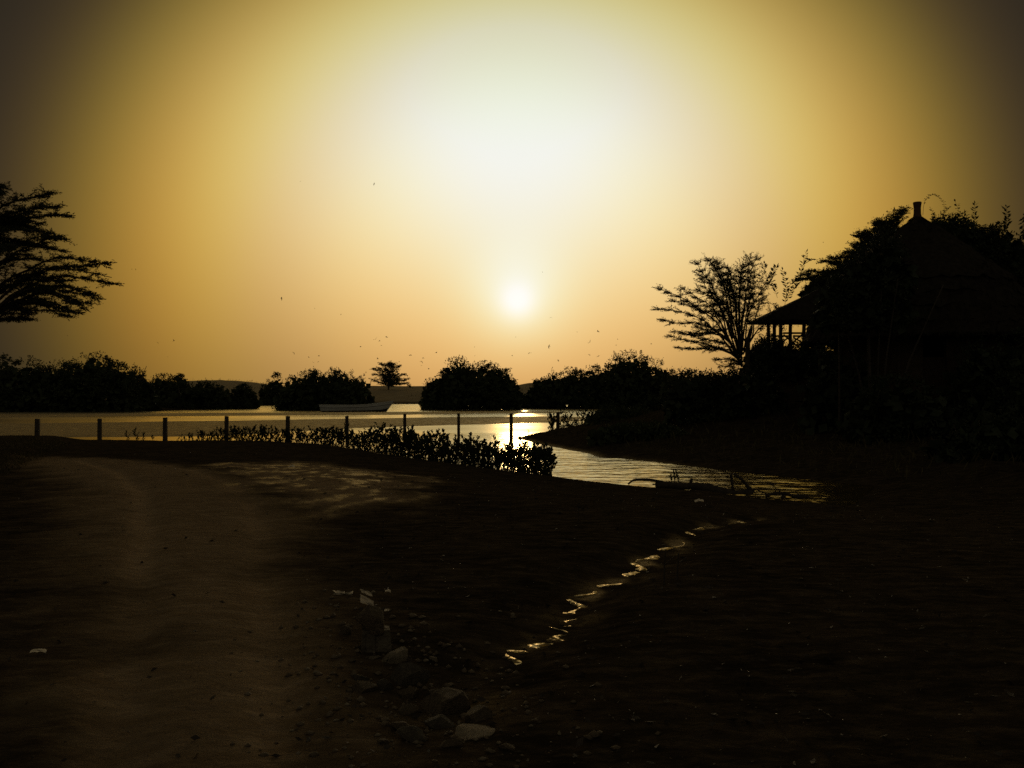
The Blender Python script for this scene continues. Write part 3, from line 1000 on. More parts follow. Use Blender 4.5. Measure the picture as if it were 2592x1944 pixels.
def broad_tree(name, label, prof, Y, depth, n, size, extra=None, group=None, base=None, r=0.12, inner=True):
    P = np.array([at(x, y, Y) for x, y in prof])
    cx = float(P[:, 0].mean())
    zb = ground_z(cx, Y)
    o = thing(name, label, 'tree', (cx, Y, zb), 0, group)
    lv, wd = Leaves(), MB()
    zl = base if base is not None else zb + 0.3
    bush_volume(lv, prof, zl, Y, depth, n, size, 0.45, 40, 0.5, inner=inner)
    if extra:
        extra(lv, wd)
    tk = MB()
    tk.tube(smooth_line([(cx, Y, zb - 0.3), (cx + 0.1, Y, zb + 1.0), (cx, Y + 0.1, float(P[:, 2].max()) - 0.8)], 8), np.linspace(r, r * 0.3, 8), 7)
    st = stems(P[0, 0] * 0.6 + cx * 0.4, P[-1, 0] * 0.6 + cx * 0.4, Y, depth, zb, float(P[:, 2].max()), 5, r * 0.5)
    for ob in st + ([kind(wd.build('twigs', M_BARK, None, True), 'stuff')] if wd.n else []) + [tk.build('trunk', M_BARK, None, True), lv.build('crown', M_BROAD)]:
        ob.parent = o
        ob.location = (-cx, -Y, -zb)
    return o


broad_tree('leafy_tree', 'broad-leaved tree with upright shoots behind the right slope of the tall roof',
           [c2(*p) for p in [(330, 500), (380, 440), (480, 470), (560, 440), (700, 450), (760, 500), (840, 520), (900, 540), (1000, 580), (1100, 660), (1200, 620), (1300, 610), (1400, 670), (1440, 740), (1500, 840), (1520, 1000)]], 45, 1.8, 9000, 0.17, right_shoots, base=at(*c2(1000, 1250), 45)[2])
broad_tree('leafy_tree', 'drooping leafy tree cut by the right edge of the view',
           [c2(*p) for p in [(1420, 1320), (1450, 1080), (1500, 980), (1560, 950), (1620, 920), (1700, 880), (1900, 700), (2100, 700), (2200, 1200)]], 46, 1.6, 6000, 0.19)

broad_tree('leafy_tree', 'dense leafy tree overhanging the left slope of the tall roof',
           [c1(*p) for p in [(1085, 690), (1120, 610), (1200, 530), (1270, 450), (1340, 385), (1420, 335), (1470, 315), (1500, 360), (1530, 480)]], 32.5, 1.0, 7000, 0.12, base=at(*c1(1200, 860), 32.5)[2])


def mid_shoots(lv, wd):
    Y = 44.0
    for ln, pr, sz in [([(860, 760), (870, 650), (850, 545)], 8, 0.20), ([(900, 690), (950, 560), (985, 445)], 10, 0.20), ([(700, 640), (740, 560), (745, 510)], 7, 0.20), ([(760, 640), (790, 570), (815, 525)], 7, 0.20),
                       ([(880, 640), (920, 600), (960, 590)], 6, 0.18), ([(820, 700), (800, 640), (770, 620)], 6, 0.18), ([(870, 720), (900, 660), (940, 620)], 7, 0.18), ([(960, 520), (1000, 490), (1025, 485)], 4, 0.16),
                       ([(840, 780), (800, 740), (750, 730)], 6, 0.16), ([(800, 860), (760, 820), (740, 830)], 5, 0.16)]:
        shoot(lv, wd, [at(*c1(*p), Y + rng.normal(0, 0.2)) for p in ln], int(pr * 1.8), sz * 1.2)


broad_tree('leafy_shrub', 'leggy broad-leaved shrub between the vase-shaped acacia and the pavilion',
           [c1(*p) for p in [(680, 1000), (720, 960), (800, 930), (860, 940), (900, 1000)]], 44, 1.0, 1200, 0.16, mid_shoots, r=0.06)['category'] = 'shrub'
broad_tree('leafy_shrub', 'open shrub seen between the pavilion posts',
           [c1(*p) for p in [(700, 930), (760, 880), (840, 840), (900, 850), (960, 840), (1020, 850), (1060, 860), (1120, 900)]], 56, 1.2, 700, 0.15, r=0.05, inner=False)['category'] = 'shrub'


# ------------------------------------------------------------------ the tall thatched hut
def thatch_cone(r0, z0, r1, z1, seg, ragged, thick, nr=4):
    """one tier of thatch on a round roof: lumpy outer face, ragged lower edge, underside"""
    V, Fs = [], []
    ang = np.linspace(0, 2 * math.pi, seg, endpoint=False)
    jag = rng.uniform(0, ragged, seg)
    for i in range(nr):
        t = i / (nr - 1)
        for j, a in enumerate(ang):
            r = r0 + (r1 - r0) * t + rng.normal(0, 0.035) + 0.07 * math.sin(3 * a + r0 * 2) + 0.05 * math.sin(7 * a + r0 * 5)
            z = z0 + (z1 - z0) * t
            if i == 0:
                z -= jag[j]
                r += jag[j] * 0.6
            V.append((r * math.cos(a), r * math.sin(a), z))
    for j, a in enumerate(ang):                               # underside ring
        r = r0 - thick * 0.5
        V.append((r * math.cos(a), r * math.sin(a), z0 - thick * 0.2))
    for j, a in enumerate(ang):
        r = max(r1 - 0.02, 0.01)
        V.append((r * math.cos(a), r * math.sin(a), z1 - thick * 0.4))
    for i in range(nr - 1):
        for j in range(seg):
            k = (j + 1) % seg
            Fs.append((i * seg + j, i * seg + k, (i + 1) * seg + k, (i + 1) * seg + j))
    u, l = nr * seg, (nr + 1) * seg
    for j in range(seg):
        k = (j + 1) % seg
        Fs.append((j, u + j, u + k, k))
        Fs.append((u + j, l + j, l + k, u + k))
        Fs.append((l + j, (nr - 1) * seg + j, (nr - 1) * seg + k, l + k))
    m = MB()
    m.add(V, Fs)
    return m


def tall_hut():
    Y = 38.0
    ap = at(2322, 548, Y)
    ev = at(2053, 858, Y)
    cx, zt, ze = ap[0], ap[2], ev[2]
    R = cx - ev[0]
    gz = ground_z(cx, Y)
    o = thing('thatched_hut', 'tall hut with a steep conical thatched roof and pot finial on the right bank', 'hut', (cx, Y, gz))
    roof = bpy.data.objects.new('roof', None)
    put(roof, o)
    N = 9
    rad = lambda q: float(np.interp(1 - q, [0, 0.04, 0.56, 0.85, 1], [0.10, 0.36, 0.80 * R, 0.95 * R, R]))   # shallower towards the top
    for i in range(N):
        a, b = i / N, min((i + 1.35) / N, 1.0)
        bulge = 0.05
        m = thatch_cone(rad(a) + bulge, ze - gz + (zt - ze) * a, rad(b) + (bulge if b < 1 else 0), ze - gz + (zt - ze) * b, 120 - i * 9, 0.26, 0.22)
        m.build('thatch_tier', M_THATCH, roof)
    f = MB()                                                  # clay pot finial
    prof = [(0.21, -0.25), (0.18, 0.0), (0.155, 0.15), (0.15, 0.40), (0.17, 0.55), (0.185, 0.62), (0.17, 0.66), (0.10, 0.66)]
    seg = 18
    V = [(r * math.cos(2 * math.pi * j / seg), r * math.sin(2 * math.pi * j / seg), z) for r, z in prof for j in range(seg)]
    Fs = [(i * seg + j, i * seg + (j + 1) % seg, (i + 1) * seg + (j + 1) % seg, (i + 1) * seg + j) for i in range(len(prof) - 1) for j in range(seg)]
    Fs.append(tuple((len(prof) - 1) * seg + j for j in range(seg)))
    f.add(V, Fs)
    fo = f.build('finial', M_CLAY, roof, True)
    fo.location = (0, 0, zt - gz - 0.02)
    w = MB()                                                  # round mud wall with a doorway
    seg, rw, hw = 48, R * 0.70, ze - gz + 0.9
    ring = [(rw * math.cos(2 * math.pi * j / seg), rw * math.sin(2 * math.pi * j / seg)) for j in range(seg)]
    rin = [(0.93 * x, 0.93 * y) for x, y in ring]
    V = [(x, y, -0.4) for x, y in ring] + [(x, y, hw) for x, y in ring] + [(x, y, -0.4) for x, y in rin] + [(x, y, hw) for x, y in rin]
    Fs = []
    for j in range(seg):
        k = (j + 1) % seg
        if j in (33, 34):                                    # the doorway
            continue
        Fs += [(j, k, seg + k, seg + j), (2 * seg + k, 2 * seg + j, 3 * seg + j, 3 * seg + k), (seg + j, seg + k, 3 * seg + k, 3 * seg + j)]
    w.add(V, Fs)
    w.build('wall', M_MUDWALL, o)
    d = MB()
    a0 = 2 * math.pi * 34 / seg
    c = np.array([rw * 0.97 * math.cos(a0), rw * 0.97 * math.sin(a0), 0.95])
    rot = Matrix.Rotation(a0 - math.pi / 2, 4, 'Z')
    d.box(c, (0.85, 0.06, 1.95), rot)
    dr = d.build('door', M_WOOD, o)
    h = MB()
    q = np.array([rw * 1.01 * math.cos(a0 + 0.08), rw * 1.01 * math.sin(a0 + 0.08), 0.95])
    h.box(q, (0.05, 0.08, 0.16), rot)
    h.build('handle', M_WOOD, dr)
    for j in range(10):                                       # posts under the eave
        a = 2 * math.pi * (j + 0.5) / 10
        p = MB()
        x, y = R * 0.86 * math.cos(a), R * 0.86 * math.sin(a)
        p.tube([(x, y, ground_z(cx + x, Y + y) - gz - 0.3), (x + rng.normal(0, 0.03), y, 1.0), (x, y, ze - gz + 0.75)], [0.09, 0.08, 0.075], 8)
        p.build('eave_post', M_WOOD, o, True)
    # straw ends along the eave
    lv = Leaves()
    a = rng.uniform(0, 2 * math.pi, 5200)
    hh_ = np.where(np.arange(5200) < 1600, 0.0, rng.random(5200))
    rr_ = np.array([rad(q) for q in hh_]) + 0.06
    P = np.stack([rr_ * np.cos(a), rr_ * np.sin(a), ze - gz + (zt - ze) * hh_], 1)
    D = np.stack([np.cos(a) * 0.6, np.sin(a) * 0.6, np.full(a.shape, -0.8)], 1) + rng.normal(0, 0.2, P.shape)
    lv.add(P, D, rng.uniform(0.12, 0.34, len(P)), 0.14)
    kind(lv.build('thatch_ends', M_THATCH, roof), 'stuff')


tall_hut()


# ------------------------------------------------------------------ the open pavilion
def pavilion():
    Yc = 47.0
    hy = 1.5
    xl, xr = at(1932, 800, Yc - hy)[0], at(2300, 800, Yc - hy)[0]
    cx, hw = (xl + xr) / 2, (xr - xl) / 2
    ze = at(1932, 806, Yc - hy)[2]
    za = ze + 1.75
    zf = at(1990, 880, Yc - 1.2)[2] - 0.25
    gz = ground_z(cx, Yc)
    o = thing('pavilion', 'open-sided pavilion with hipped thatch roof, posts and cross-braced railing', 'pavilion', (cx, Yc, gz))
    roof = bpy.data.objects.new('roof', None)
    put(roof, o)
    N = 6
    for i in range(N):
        a, b = i / N, min((i + 1.3) / N, 1.0)
        m = MB()
        for (sx, sy, ax) in ((1, 0, 0), (-1, 0, 0), (0, 1, 1), (0, -1, 1)):
            n = 26
            za_, zb_ = ze - gz + (za - ze) * a, ze - gz + (za - ze) * b
            V = []
            for t in np.linspace(-1, 1, n):
                e = rng.uniform(0, 0.10)
                for q, z, ee, dd in ((a, za_, e, 0), ((a + b) / 2, (za_ + zb_) / 2, 0, 0), (b, zb_, 0, 0), (a, za_ - 0.10, 0, -0.12)):
                    ex, ey = hw * (1 - q) + 0.35 * q + 0.06 + dd, hy * (1 - q) + 0.03 + 0.06 + dd
                    V.append((sx * ex, t * ey, z - ee) if ax == 0 else (t * ex, sy * ey, z - ee))
            Fs = []
            for k in range(n - 1):
                q, r = k * 4, k * 4 + 4
                Fs += [(q, r, r + 1, q + 1), (q + 1, r + 1, r + 2, q + 2), (q + 3, r + 3, r, q)]
            m.add(V, Fs)
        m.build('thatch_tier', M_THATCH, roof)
    inset = 1.05
    px = [-hw + inset, -hw + inset + 1.28, 0.3, hw * 0.5, hw - inset]
    for sy in (-1, 1):
        for x in px:
            p = MB()
            yy = sy * (hy - 0.35)
            zg = ground_z(cx + x, Yc + yy) - gz - 0.3
            p.tube([(x, yy, zg), (x + rng.normal(0, 0.03), yy, (ze - gz) * 0.6), (x, yy, ze - gz + 0.45)], [0.11, 0.10, 0.095], 8)
            p.build('post', M_WOOD, o, True)
    for x in (px[0], px[-1]):
        p = MB()
        zg = ground_z(cx + x, Yc) - gz - 0.3
        p.tube([(x, 0, zg), (x, 0, 1.0), (x, 0, ze - gz + 0.5)], [0.10, 0.10, 0.09], 8)
        p.build('post', M_WOOD, o, True)
    zr = at(2015, 843, Yc - 1.2)[2] - gz
    z0 = zf - gz
    for sy in (-1, 1):
        yy = sy * (hy - 0.35)
        for i in range(len(px) - 1):
            a, b = px[i], px[i + 1]
            m = MB()
            m.bar((a + 0.13, yy, zr), (b - 0.13, yy, zr), 0.10, 0.10)
            m.build('rail', M_WOOD, o)
            for q in ((a + 0.15, zr - 0.08, b - 0.15, z0 + 0.12), (b - 0.15, zr - 0.08, a + 0.15, z0 + 0.12)):
                m = MB()
                off = 0.035 if q[0] < q[2] else -0.035
                m.bar((q[0], yy + off, q[1]), (q[2], yy + off, q[3]), 0.06, 0.08)
                m.build('brace', M_WOOD, o)
    for i in range(14):                                       # deck boards
        m = MB()
        yy = -hy + 0.2 + 2 * (hy - 0.2) * (i + 0.5) / 14
        m.box((0, yy, z0 - 0.03), (2 * (hw - inset) + 0.3, 2 * (hy - 0.2) / 14 - 0.015, 0.06))
        m.build('plank', M_WOOD, o)
    for sy in (-1, 1):
        m = MB()
        m.box((0, sy * (hy - 0.37), z0 - 0.20), (2 * (hw - inset) + 0.2, 0.14, 0.26))
        m.build('deck_beam', M_WOOD, o)
        m = MB()
        m.box((0, sy * (hy - 0.35), ze - gz + 0.20), (2 * (hw - inset) + 0.5, 0.14, 0.16))
        m.build('eave_beam', M_WOOD, o)


pavilion()

# ------------------------------------------------------------------ dead snag and shrubs of the bank
o = thing('dead_snag', 'broken dead trunk leaning beside the vase-shaped acacia', 'dead tree', (*at(*c1(650, 1040), 41)[:2], ground_z(at(*c1(650, 1040), 41)[0], 41)))
mb = MB()
P0 = np.array(o.location)
mb.tube(smooth_line([(0, 0, -0.3), tuple(at(*c1(652, 980), 41) - P0), tuple(at(*c1(664, 910), 41) - P0), tuple(at(*c1(678, 852), 41) - P0)], 8), [0.14, 0.13, 0.12, 0.11, 0.10, 0.10, 0.085, 0.03], 7)
mb.build('trunk', M_BARK, o, True)
mb = MB()
mb.tube(smooth_line([tuple(at(*c1(650, 960), 41) - P0), tuple(at(*c1(620, 920), 41) - P0), tuple(at(*c1(590, 905), 41) - P0)], 6), np.linspace(0.06, 0.02, 6), 6)
mb.build('branch', M_BARK, o, True)

BANK = [('low rounded shrub at the foot of the pavilion, left end', [(1895, 905), (1914, 872), (1935, 860), (1955, 857), (1975, 866), (1992, 890)], 45.5, 0.9, 1800),
        ('dense shrub growing against the pavilion deck', [(1975, 900), (1990, 878), (2015, 874), (2040, 876), (2060, 874), (2090, 884), (2110, 920)], 43.5, 0.9, 2200),
        ('dark shrub under the left eave of the tall hut', [(2040, 960), (2060, 900), (2090, 880), (2130, 870), (2170, 880), (2200, 930)], 35.5, 0.8, 2200),
        ('shrub at the base of the vase-shaped acacia', [(1830, 985), (1842, 945), (1870, 935), (1900, 925), (1930, 920), (1960, 950), (1975, 990)], 40, 1.0, 2200),
        ('low brush on the bank crest left of the acacia', [(1690, 1000), (1715, 955), (1745, 946), (1775, 948), (1805, 944), (1835, 950), (1860, 990)], 41, 1.2, 2600),
        ('leafy mound on the bank where the far water ends', [(1600, 1075), (1612, 1045), (1632, 1032), (1655, 1022), (1680, 1012), (1705, 1030), (1725, 1075)], 52, 1.6, 3000),
        ('brush in front of the tall hut door', [(2150, 1060), (2180, 985), (2230, 960), (2280, 955), (2330, 965), (2370, 990), (2400, 1050)], 31.5, 0.9, 2600),
        ('tall brush right of the tall hut at the view edge', [(2400, 1000), (2430, 900), (2480, 860), (2530, 850), (2580, 840), (2640, 850), (2700, 960)], 33, 1.0, 3000),
        ('low scrub on the bank low at the right edge', [(2380, 1150), (2420, 1090), (2480, 1060), (2550, 1050), (2620, 1070), (2700, 1140)], 25, 0.8, 2400)]
for lab, pr, Y, dp, n in BANK:
    bush('bank_shrub', lab, 'shrub', pr, Y, dp, int(n * 0.9), 0.13, 0.5, shoots=24, shoot_len=0.45, group='shrubs on the right bank', r=0.03, mat=M_BROAD)
SPIT = [('broad low mangrove thicket on the spit beside the last fence post', [(1492, 1098), (1500, 1062), (1515, 1050), (1530, 1040), (1550, 1037), (1580, 1039), (1610, 1037), (1640, 1040), (1660, 1090)], 50, 1.4, 5000),
        ('low mangrove thicket on the spit nearer the creek', [(1500, 1140), (1520, 1098), (1550, 1085), (1600, 1080), (1650, 1078), (1700, 1085), (1730, 1130)], 38, 1.2, 3600)]
for lab, pr, Y, dp, n in SPIT:
    bush('mangrove_thicket', lab, 'bush', pr, Y, dp, n, 0.12, 0.5, shoots=60, shoot_len=0.4, group='thickets on the spit', r=0.02, nst=14)


# ------------------------------------------------------------------ mangrove saplings along the water's edge
def leaf_mesh_part(lv, p, d, s):
    lv.add(p, d, s, 0.46)


def sapling_proto(i):
    st, lv = MB(), Leaves()
    H = rng.uniform(0.85, 1.1)
    lean = rng.normal(0, 0.07, 2)
    main = smooth_line([(0, 0, -0.25), (lean[0] * 0.3, lean[1] * 0.3, H * 0.35), (lean[0], lean[1], H * 0.8), (lean[0] * 1.3, lean[1] * 1.3, H)], 8)
    st.tube(main, np.linspace(0.013, 0.006, 8), 5)
    ends = [(main[-1], unit(main[-1] - main[-2]))]
    for b in range(rng.integers(8, 12)):
        k = rng.choice([1, 2, 2, 3, 3, 4, 5, 6])
        a = rng.uniform(0, 2 * math.pi)
        d = unit(np.array([math.cos(a), math.sin(a), rng.uniform(0.7, 1.6)]))
        L = rng.uniform(0.16, 0.34)
        br = smooth_line([main[k], main[k] + d * L * 0.5 + np.array([0, 0, -0.01]), main[k] + d * L + np.array([0, 0, 0.06])], 5)
        st.tube(br, np.linspace(0.007, 0.004, 5), 4, False)
        ends.append((br[-1], unit(br[-1] - br[-2])))
        ends.append((br[2], unit(br[3] - br[2])))
    for r in range(rng.integers(0, 3)):                       # prop roots
        a = rng.uniform(0, 2 * math.pi)
        st.tube(smooth_line([(0, 0, 0.22), (0.05 * math.cos(a), 0.05 * math.sin(a), 0.12), (0.10 * math.cos(a), 0.10 * math.sin(a), -0.2)], 5), np.full(5, 0.006), 4, False)
    for p, d in ends:
        q = rng.integers(12, 19)
        for j in range(q):
            a = rng.uniform(0, 2 * math.pi)
            o_ = np.array([math.cos(a), math.sin(a), 0]) * rng.uniform(0.25, 1.1)
            dd = unit(d * 0.9 + o_ + np.array([0, 0, rng.uniform(-0.1, 0.7)]))
            lv.add(p - d * rng.uniform(0, 0.14), dd, rng.uniform(0.062, 0.112), 0.55)
    return st.mesh('stem', M_BARK), lv.mesh('foliage', M_LEAF)


PROTO = [sapling_proto(i) for i in range(10)]


def sapling(x, y, z, s, label, group):
    o = thing('mangrove_sapling', label, 'sapling', (x, y, z), rng.uniform(0, 6.28), group)
    o.scale = (s * 1.28, s * 1.28, s)
    a, b = PROTO[rng.integers(0, len(PROTO))]
    put(bpy.data.objects.new('stem', a), o)
    put(bpy.data.objects.new('foliage', b), o)
    return o


POST_X = [94, 252, 418, 573, 728, 879, 1024, 1161, 1294, 1412]
NTH = ['first', 'second', 'third', 'fourth', 'fifth', 'sixth', 'seventh', 'eighth', 'ninth', 'tenth']
SH = np.array(WORLD_NEAR, float)
spots = []
for k in range(266):
    u = (k + rng.random()) / 266
    px = 448 + (1398 - 448) * u ** 0.86
    py = np.interp(px, SH[:, 0], SH[:, 1])
    p = atz(px, py, 0.0)
    row = rng.choice([-0.9, -0.45, 0.05, 0.35])
    back = rng.uniform(-0.25, 0.25) - row
    px_n = (px, p[0] * (p[1] + back) / p[1], p[1] + back)
    spots.append(px_n)
for i, (px, x, y) in enumerate(spots):
    j = sum(1 for q in POST_X if q < px)
    if px > 1340:
        lab = 'leafy mangrove sapling at the thinning right end of the waterside row'
    elif j >= 9:
        lab = 'leafy mangrove sapling in the waterside row right of the ninth fence post'
    else:
        lab = 'leafy mangrove sapling in the waterside row between the %s and %s fence posts' % (NTH[j - 1], NTH[j])
    h = np.interp(px, [440, 500, 650, 760, 880, 1000, 1100, 1200, 1300, 1400], [0.28, 0.48, 0.70, 0.60, 0.74, 0.88, 0.82, 0.76, 0.74, 0.70])
    sapling(x, y, max(ground_z(x, y), -0.06), h * rng.uniform(0.70, 1.18), lab, 'mangrove saplings along the shore')
for i in range(16):
    px = rng.uniform(1392, 1505)
    p = atz(px, np.interp(px, [1383, 1505], [1093, 1089]), 0.12)
    y = p[1] + rng.uniform(-1.2, 0.6)
    x = p[0] * y / p[1]
    sapling(x, y, max(ground_z(x, y), -0.05), rng.uniform(0.65, 1.0), 'mangrove sapling on the spit around the last fence post', 'mangrove saplings on the spit')
p = at(1337, 1095, 48)
sapling(p[0], 48, max(ground_z(p[0], 48), -0.02), 0.26, 'tiny lone seedling at the tip of the spit', 'mangrove saplings on the spit')
for i, px in enumerate((322, 345, 362, 387)):
    p = atz(px, 1117, 0.02)
    sapling(p[0], p[1], ground_z(p[0], p[1]), (0.5, 0.62, 0.45, 0.35)[i], 'spindly sapling standing alone between the second and third fence posts', 'spindly saplings left of the row')


# ------------------------------------------------------------------ fence posts
POST_TOP = [1060, 1060, 1057, 1054, 1053, 1053, 1047, 1046, 1046, 1043]
POST_BASE = [1117, 1117, 1118, 1119, 1119, 1122, 1122, 1119, 1115, 1095]
PW = [11.5, 10, 11, 10.5, 10.5, 9.5, 9, 8, 9.5, 9.5]
WHERE = ['leftmost of the fence posts, standing at the water line', 'second fence post from the left, bare beside the water', 'third fence post from the left, where the saplings begin',
         'fourth fence post, rising from the left end of the saplings', 'fifth fence post, sunk deep among dense saplings', 'sixth fence post, its short top showing above saplings',
         'seventh fence post, standing behind the sapling row', 'eighth fence post, slim, behind the sapling row', 'ninth fence post, standing clear in the bright water', 'last fence post at the right, on the spit']
for i in range(10):
    b = atz(POST_X[i], POST_BASE[i], 0.0 if i < 9 else 0.10)
    t = at(POST_X[i], POST_TOP[i], b[1])
    H = t[2] - min(b[2], 0.1)
    w = 0.86 * PW[i] * b[1] / F
    z0 = min(ground_z(b[0], b[1]), 0.05)
    o = thing('fence_post', 'weathered square ' + WHERE[i], 'post', (b[0], b[1], z0), rng.uniform(-0.15, 0.15), 'fence posts along the shore')
    o.rotation_euler[1] = rng.normal(0, 0.008)
    m = MB()
    c = 0.10 * w
    sec = []
    Hh = t[2] - z0
    for zz, k in ((-0.5, 1.06), (0.0, 1.04), (Hh * 0.5, 1.0), (Hh - 0.03, 0.98), (Hh, 0.90)):
        hw = w / 2 * k
        ring = []
        for sx, sy in ((-1, -1), (1, -1), (1, 1), (-1, 1)):
            q = [(sx * hw, sy * (hw - c)), (sx * (hw - c), sy * hw)]
            if sx * sy < 0:
                q = q[::-1]
            ring += q
        sec.append([(x + rng.normal(0, 0.003), y, zz + (rng.normal(0, 0.012) if zz == Hh else 0)) for x, y in ring])
    V = [p for s in sec for p in s]
    Fs = [(a * 8 + j, a * 8 + (j + 1) % 8, (a + 1) * 8 + (j + 1) % 8, (a + 1) * 8 + j) for a in range(4) for j in range(8)]
    Fs.append(tuple(32 + j for j in range(8)))
    m.add(V, Fs)
    m.build('shaft', M_POST, o)
    m = MB()
    for zz in (Hh * 0.82, Hh * 0.45):                          # old wire staples
        m.tube([(-w * 0.62, -w * 0.52, zz), (0, -w * 0.56, zz + 0.01), (w * 0.62, -w * 0.52, zz)], [0.006] * 3, 5)
    m.build('wire_staple', M_HULLDARK, o)


# ------------------------------------------------------------------ the boat
def boat():
    Y = 122.0
    k = Y / F
    L = 187.7 * k
    p0 = at(808.7, 1042.5, Y)
    o = thing('wooden_boat', 'long white wooden boat with raised bow moored off the far shore', 'boat', (p0[0], Y, 0.0), math.radians(3))
    n = 34
    S = np.linspace(0, 1, n)
    sheer = np.interp(S, [0, 0.2, 0.45, 0.6, 0.75, 0.9, 1.0], [17.4, 16.9, 16.6, 18.0, 21.0, 24.6, 27.6]) * k
    strake = np.interp(S, [0, 0.25, 0.5, 0.65, 0.8, 1.0], [10.2, 10.0, 10.8, 12.2, 14.8, 19.2]) * k
    boot = np.interp(S, [0, 0.3, 0.6, 0.85, 1.0], [2.6, 2.9, 3.8, 5.4, 9.5]) * k
    beam = 0.95 * np.interp(S, [0, 0.08, 0.3, 0.6, 0.8, 0.93, 1.0], [0.55, 0.72, 0.98, 1.0, 0.72, 0.30, 0.03])

    def xs(s, z):
        """position along the boat; stem and stern are raked"""
        rake = 0.0
        x = s * L
        x -= max(0, s - 0.8) / 0.2 * (1 - min(z / (27.6 * k), 1)) * 1.15
        x += max(0, 0.12 - s) / 0.12 * (1 - min(z / (17.4 * k), 1)) * 0.30
        return x

    def strip(zfun0, b0, zfun1, b1, name, mat, parent, off=0.0):
        m = MB()
        for sgn in (-1, 1):
            V, Fs = [], []
            for i, s in enumerate(S):
                for z, b in ((zfun0[i], b0), (zfun1[i], b1)):
                    V.append((xs(s, z), sgn * (beam[i] * b + off), z))
            for i in range(n - 1):
                q = (2 * i, 2 * i + 2, 2 * i + 3, 2 * i + 1)
                Fs.append(q if sgn < 0 else q[::-1])
            m.add(V, Fs)
        return m.build(name, mat, parent, True)
    keel = np.full(n, -0.35)
    strip(keel, 0.25, boot, 0.80, 'bottom', M_HULLDARK, o)
    strip(boot, 0.805, strake - 0.03, 0.93, 'lower_plank', M_HULL, o)
    strip(strake - 0.03, 0.90, strake + 0.03, 0.91, 'plank_seam', M_HULLDARK, o)
    strip(strake + 0.03, 0.96, sheer, 1.0, 'upper_plank', M_HULL, o, 0.012)
    g = MB()
    for sgn in (-1, 1):
        g.tube([(xs(s, sheer[i]), sgn * beam[i] * 1.0, sheer[i]) for i, s in enumerate(S)], np.full(n, 0.045), 6)
    g.build('gunwale', M_HULL, o, True)
    inn = MB()
    V = []
    for i, s in enumerate(S):
        for b, z in ((-0.95, sheer[i]), (-0.6, 0.12), (0.6, 0.12), (0.95, sheer[i])):
            V.append((xs(s, z), beam[i] * b, z))
    Fs = [(4 * i + j, 4 * i + j + 1, 4 * i + 5 + j, 4 * i + 4 + j) for i in range(n - 1) for j in range(3)]
    inn.add(V, Fs)
    inn.build('inner_planking', M_WOOD, o, True)
    tr = MB()
    V = [(xs(0, z), sgn * beam[0] * b, z) for z, b in ((-0.35, 0.25), (boot[0], 0.80), (strake[0], 0.92), (sheer[0], 1.0)) for sgn in (-1, 1)]
    tr.add(V, [(0, 2, 3, 1), (2, 4, 5, 3), (4, 6, 7, 5)])
    tr.build('transom', M_HULL, o)
    for s in (0.16, 0.34, 0.52, 0.70):
        th = MB()
        i = int(s * (n - 1))
        th.box((s * L, 0, sheer[i] - 0.18), (0.28, beam[i] * 1.8, 0.045))
        th.build('thwart', M_WOOD, o)
    for s in (1,):
        st = MB()
        st.tube([(xs(1.0, z), 0, z) for z in (-0.2, 0.4, 1.0, sheer[-1] + 0.06)], [0.05, 0.055, 0.055, 0.05], 6)
        st.build('stem_post', M_HULL, o)


boat()


# ------------------------------------------------------------------ birds
def bird_mesh(flap, bank, dihed):
    m = MB()
    prof = [(-0.23, 0.008), (-0.17, 0.022), (-0.05, 0.050), (0.06, 0.055), (0.14, 0.038), (0.19, 0.030), (0.235, 0.012), (0.265, 0.004)]
    m.tube([(0, y, 0) for y, r in prof], [r for y, r in prof], 6)
    m.add([(-0.012, -0.18, 0), (0.012, -0.18, 0), (0.06, -0.33, 0.005), (-0.06, -0.33, 0.005)], [(0, 1, 2, 3)])
    for s in (-1, 1):
        e = (s * 0.24, 0.05, 0.24 * math.tan(dihed))
        w = (s * 0.56, -0.07, 0.24 * math.tan(dihed) + 0.32 * math.tan(flap))
        V = [(s * 0.03, 0.10, 0.01), (s * 0.03, -0.07, 0.01), (e[0], e[1] + 0.08, e[2]), (e[0], e[1] - 0.11, e[2]), (w[0], w[1], w[2]), (w[0] - s * 0.12, w[1] - 0.05, w[2] - 0.04 * s * 0)]
        V2 = [(a, b, c - 0.012) for a, b, c in V]
        q = [(0, 1, 3, 2), (2, 3, 5, 4)]
        if s > 0:
            q = [f[::-1] for f in q]
        m.add(V + V2, q + [tuple(i + 6 for i in f[::-1]) for f in q] + [(0, 2, 8, 6), (2, 4, 10, 8), (1, 7, 9, 3), (3, 9, 11, 5), (4, 5, 11, 10)])
    return m.mesh('bird', M_BIRD)


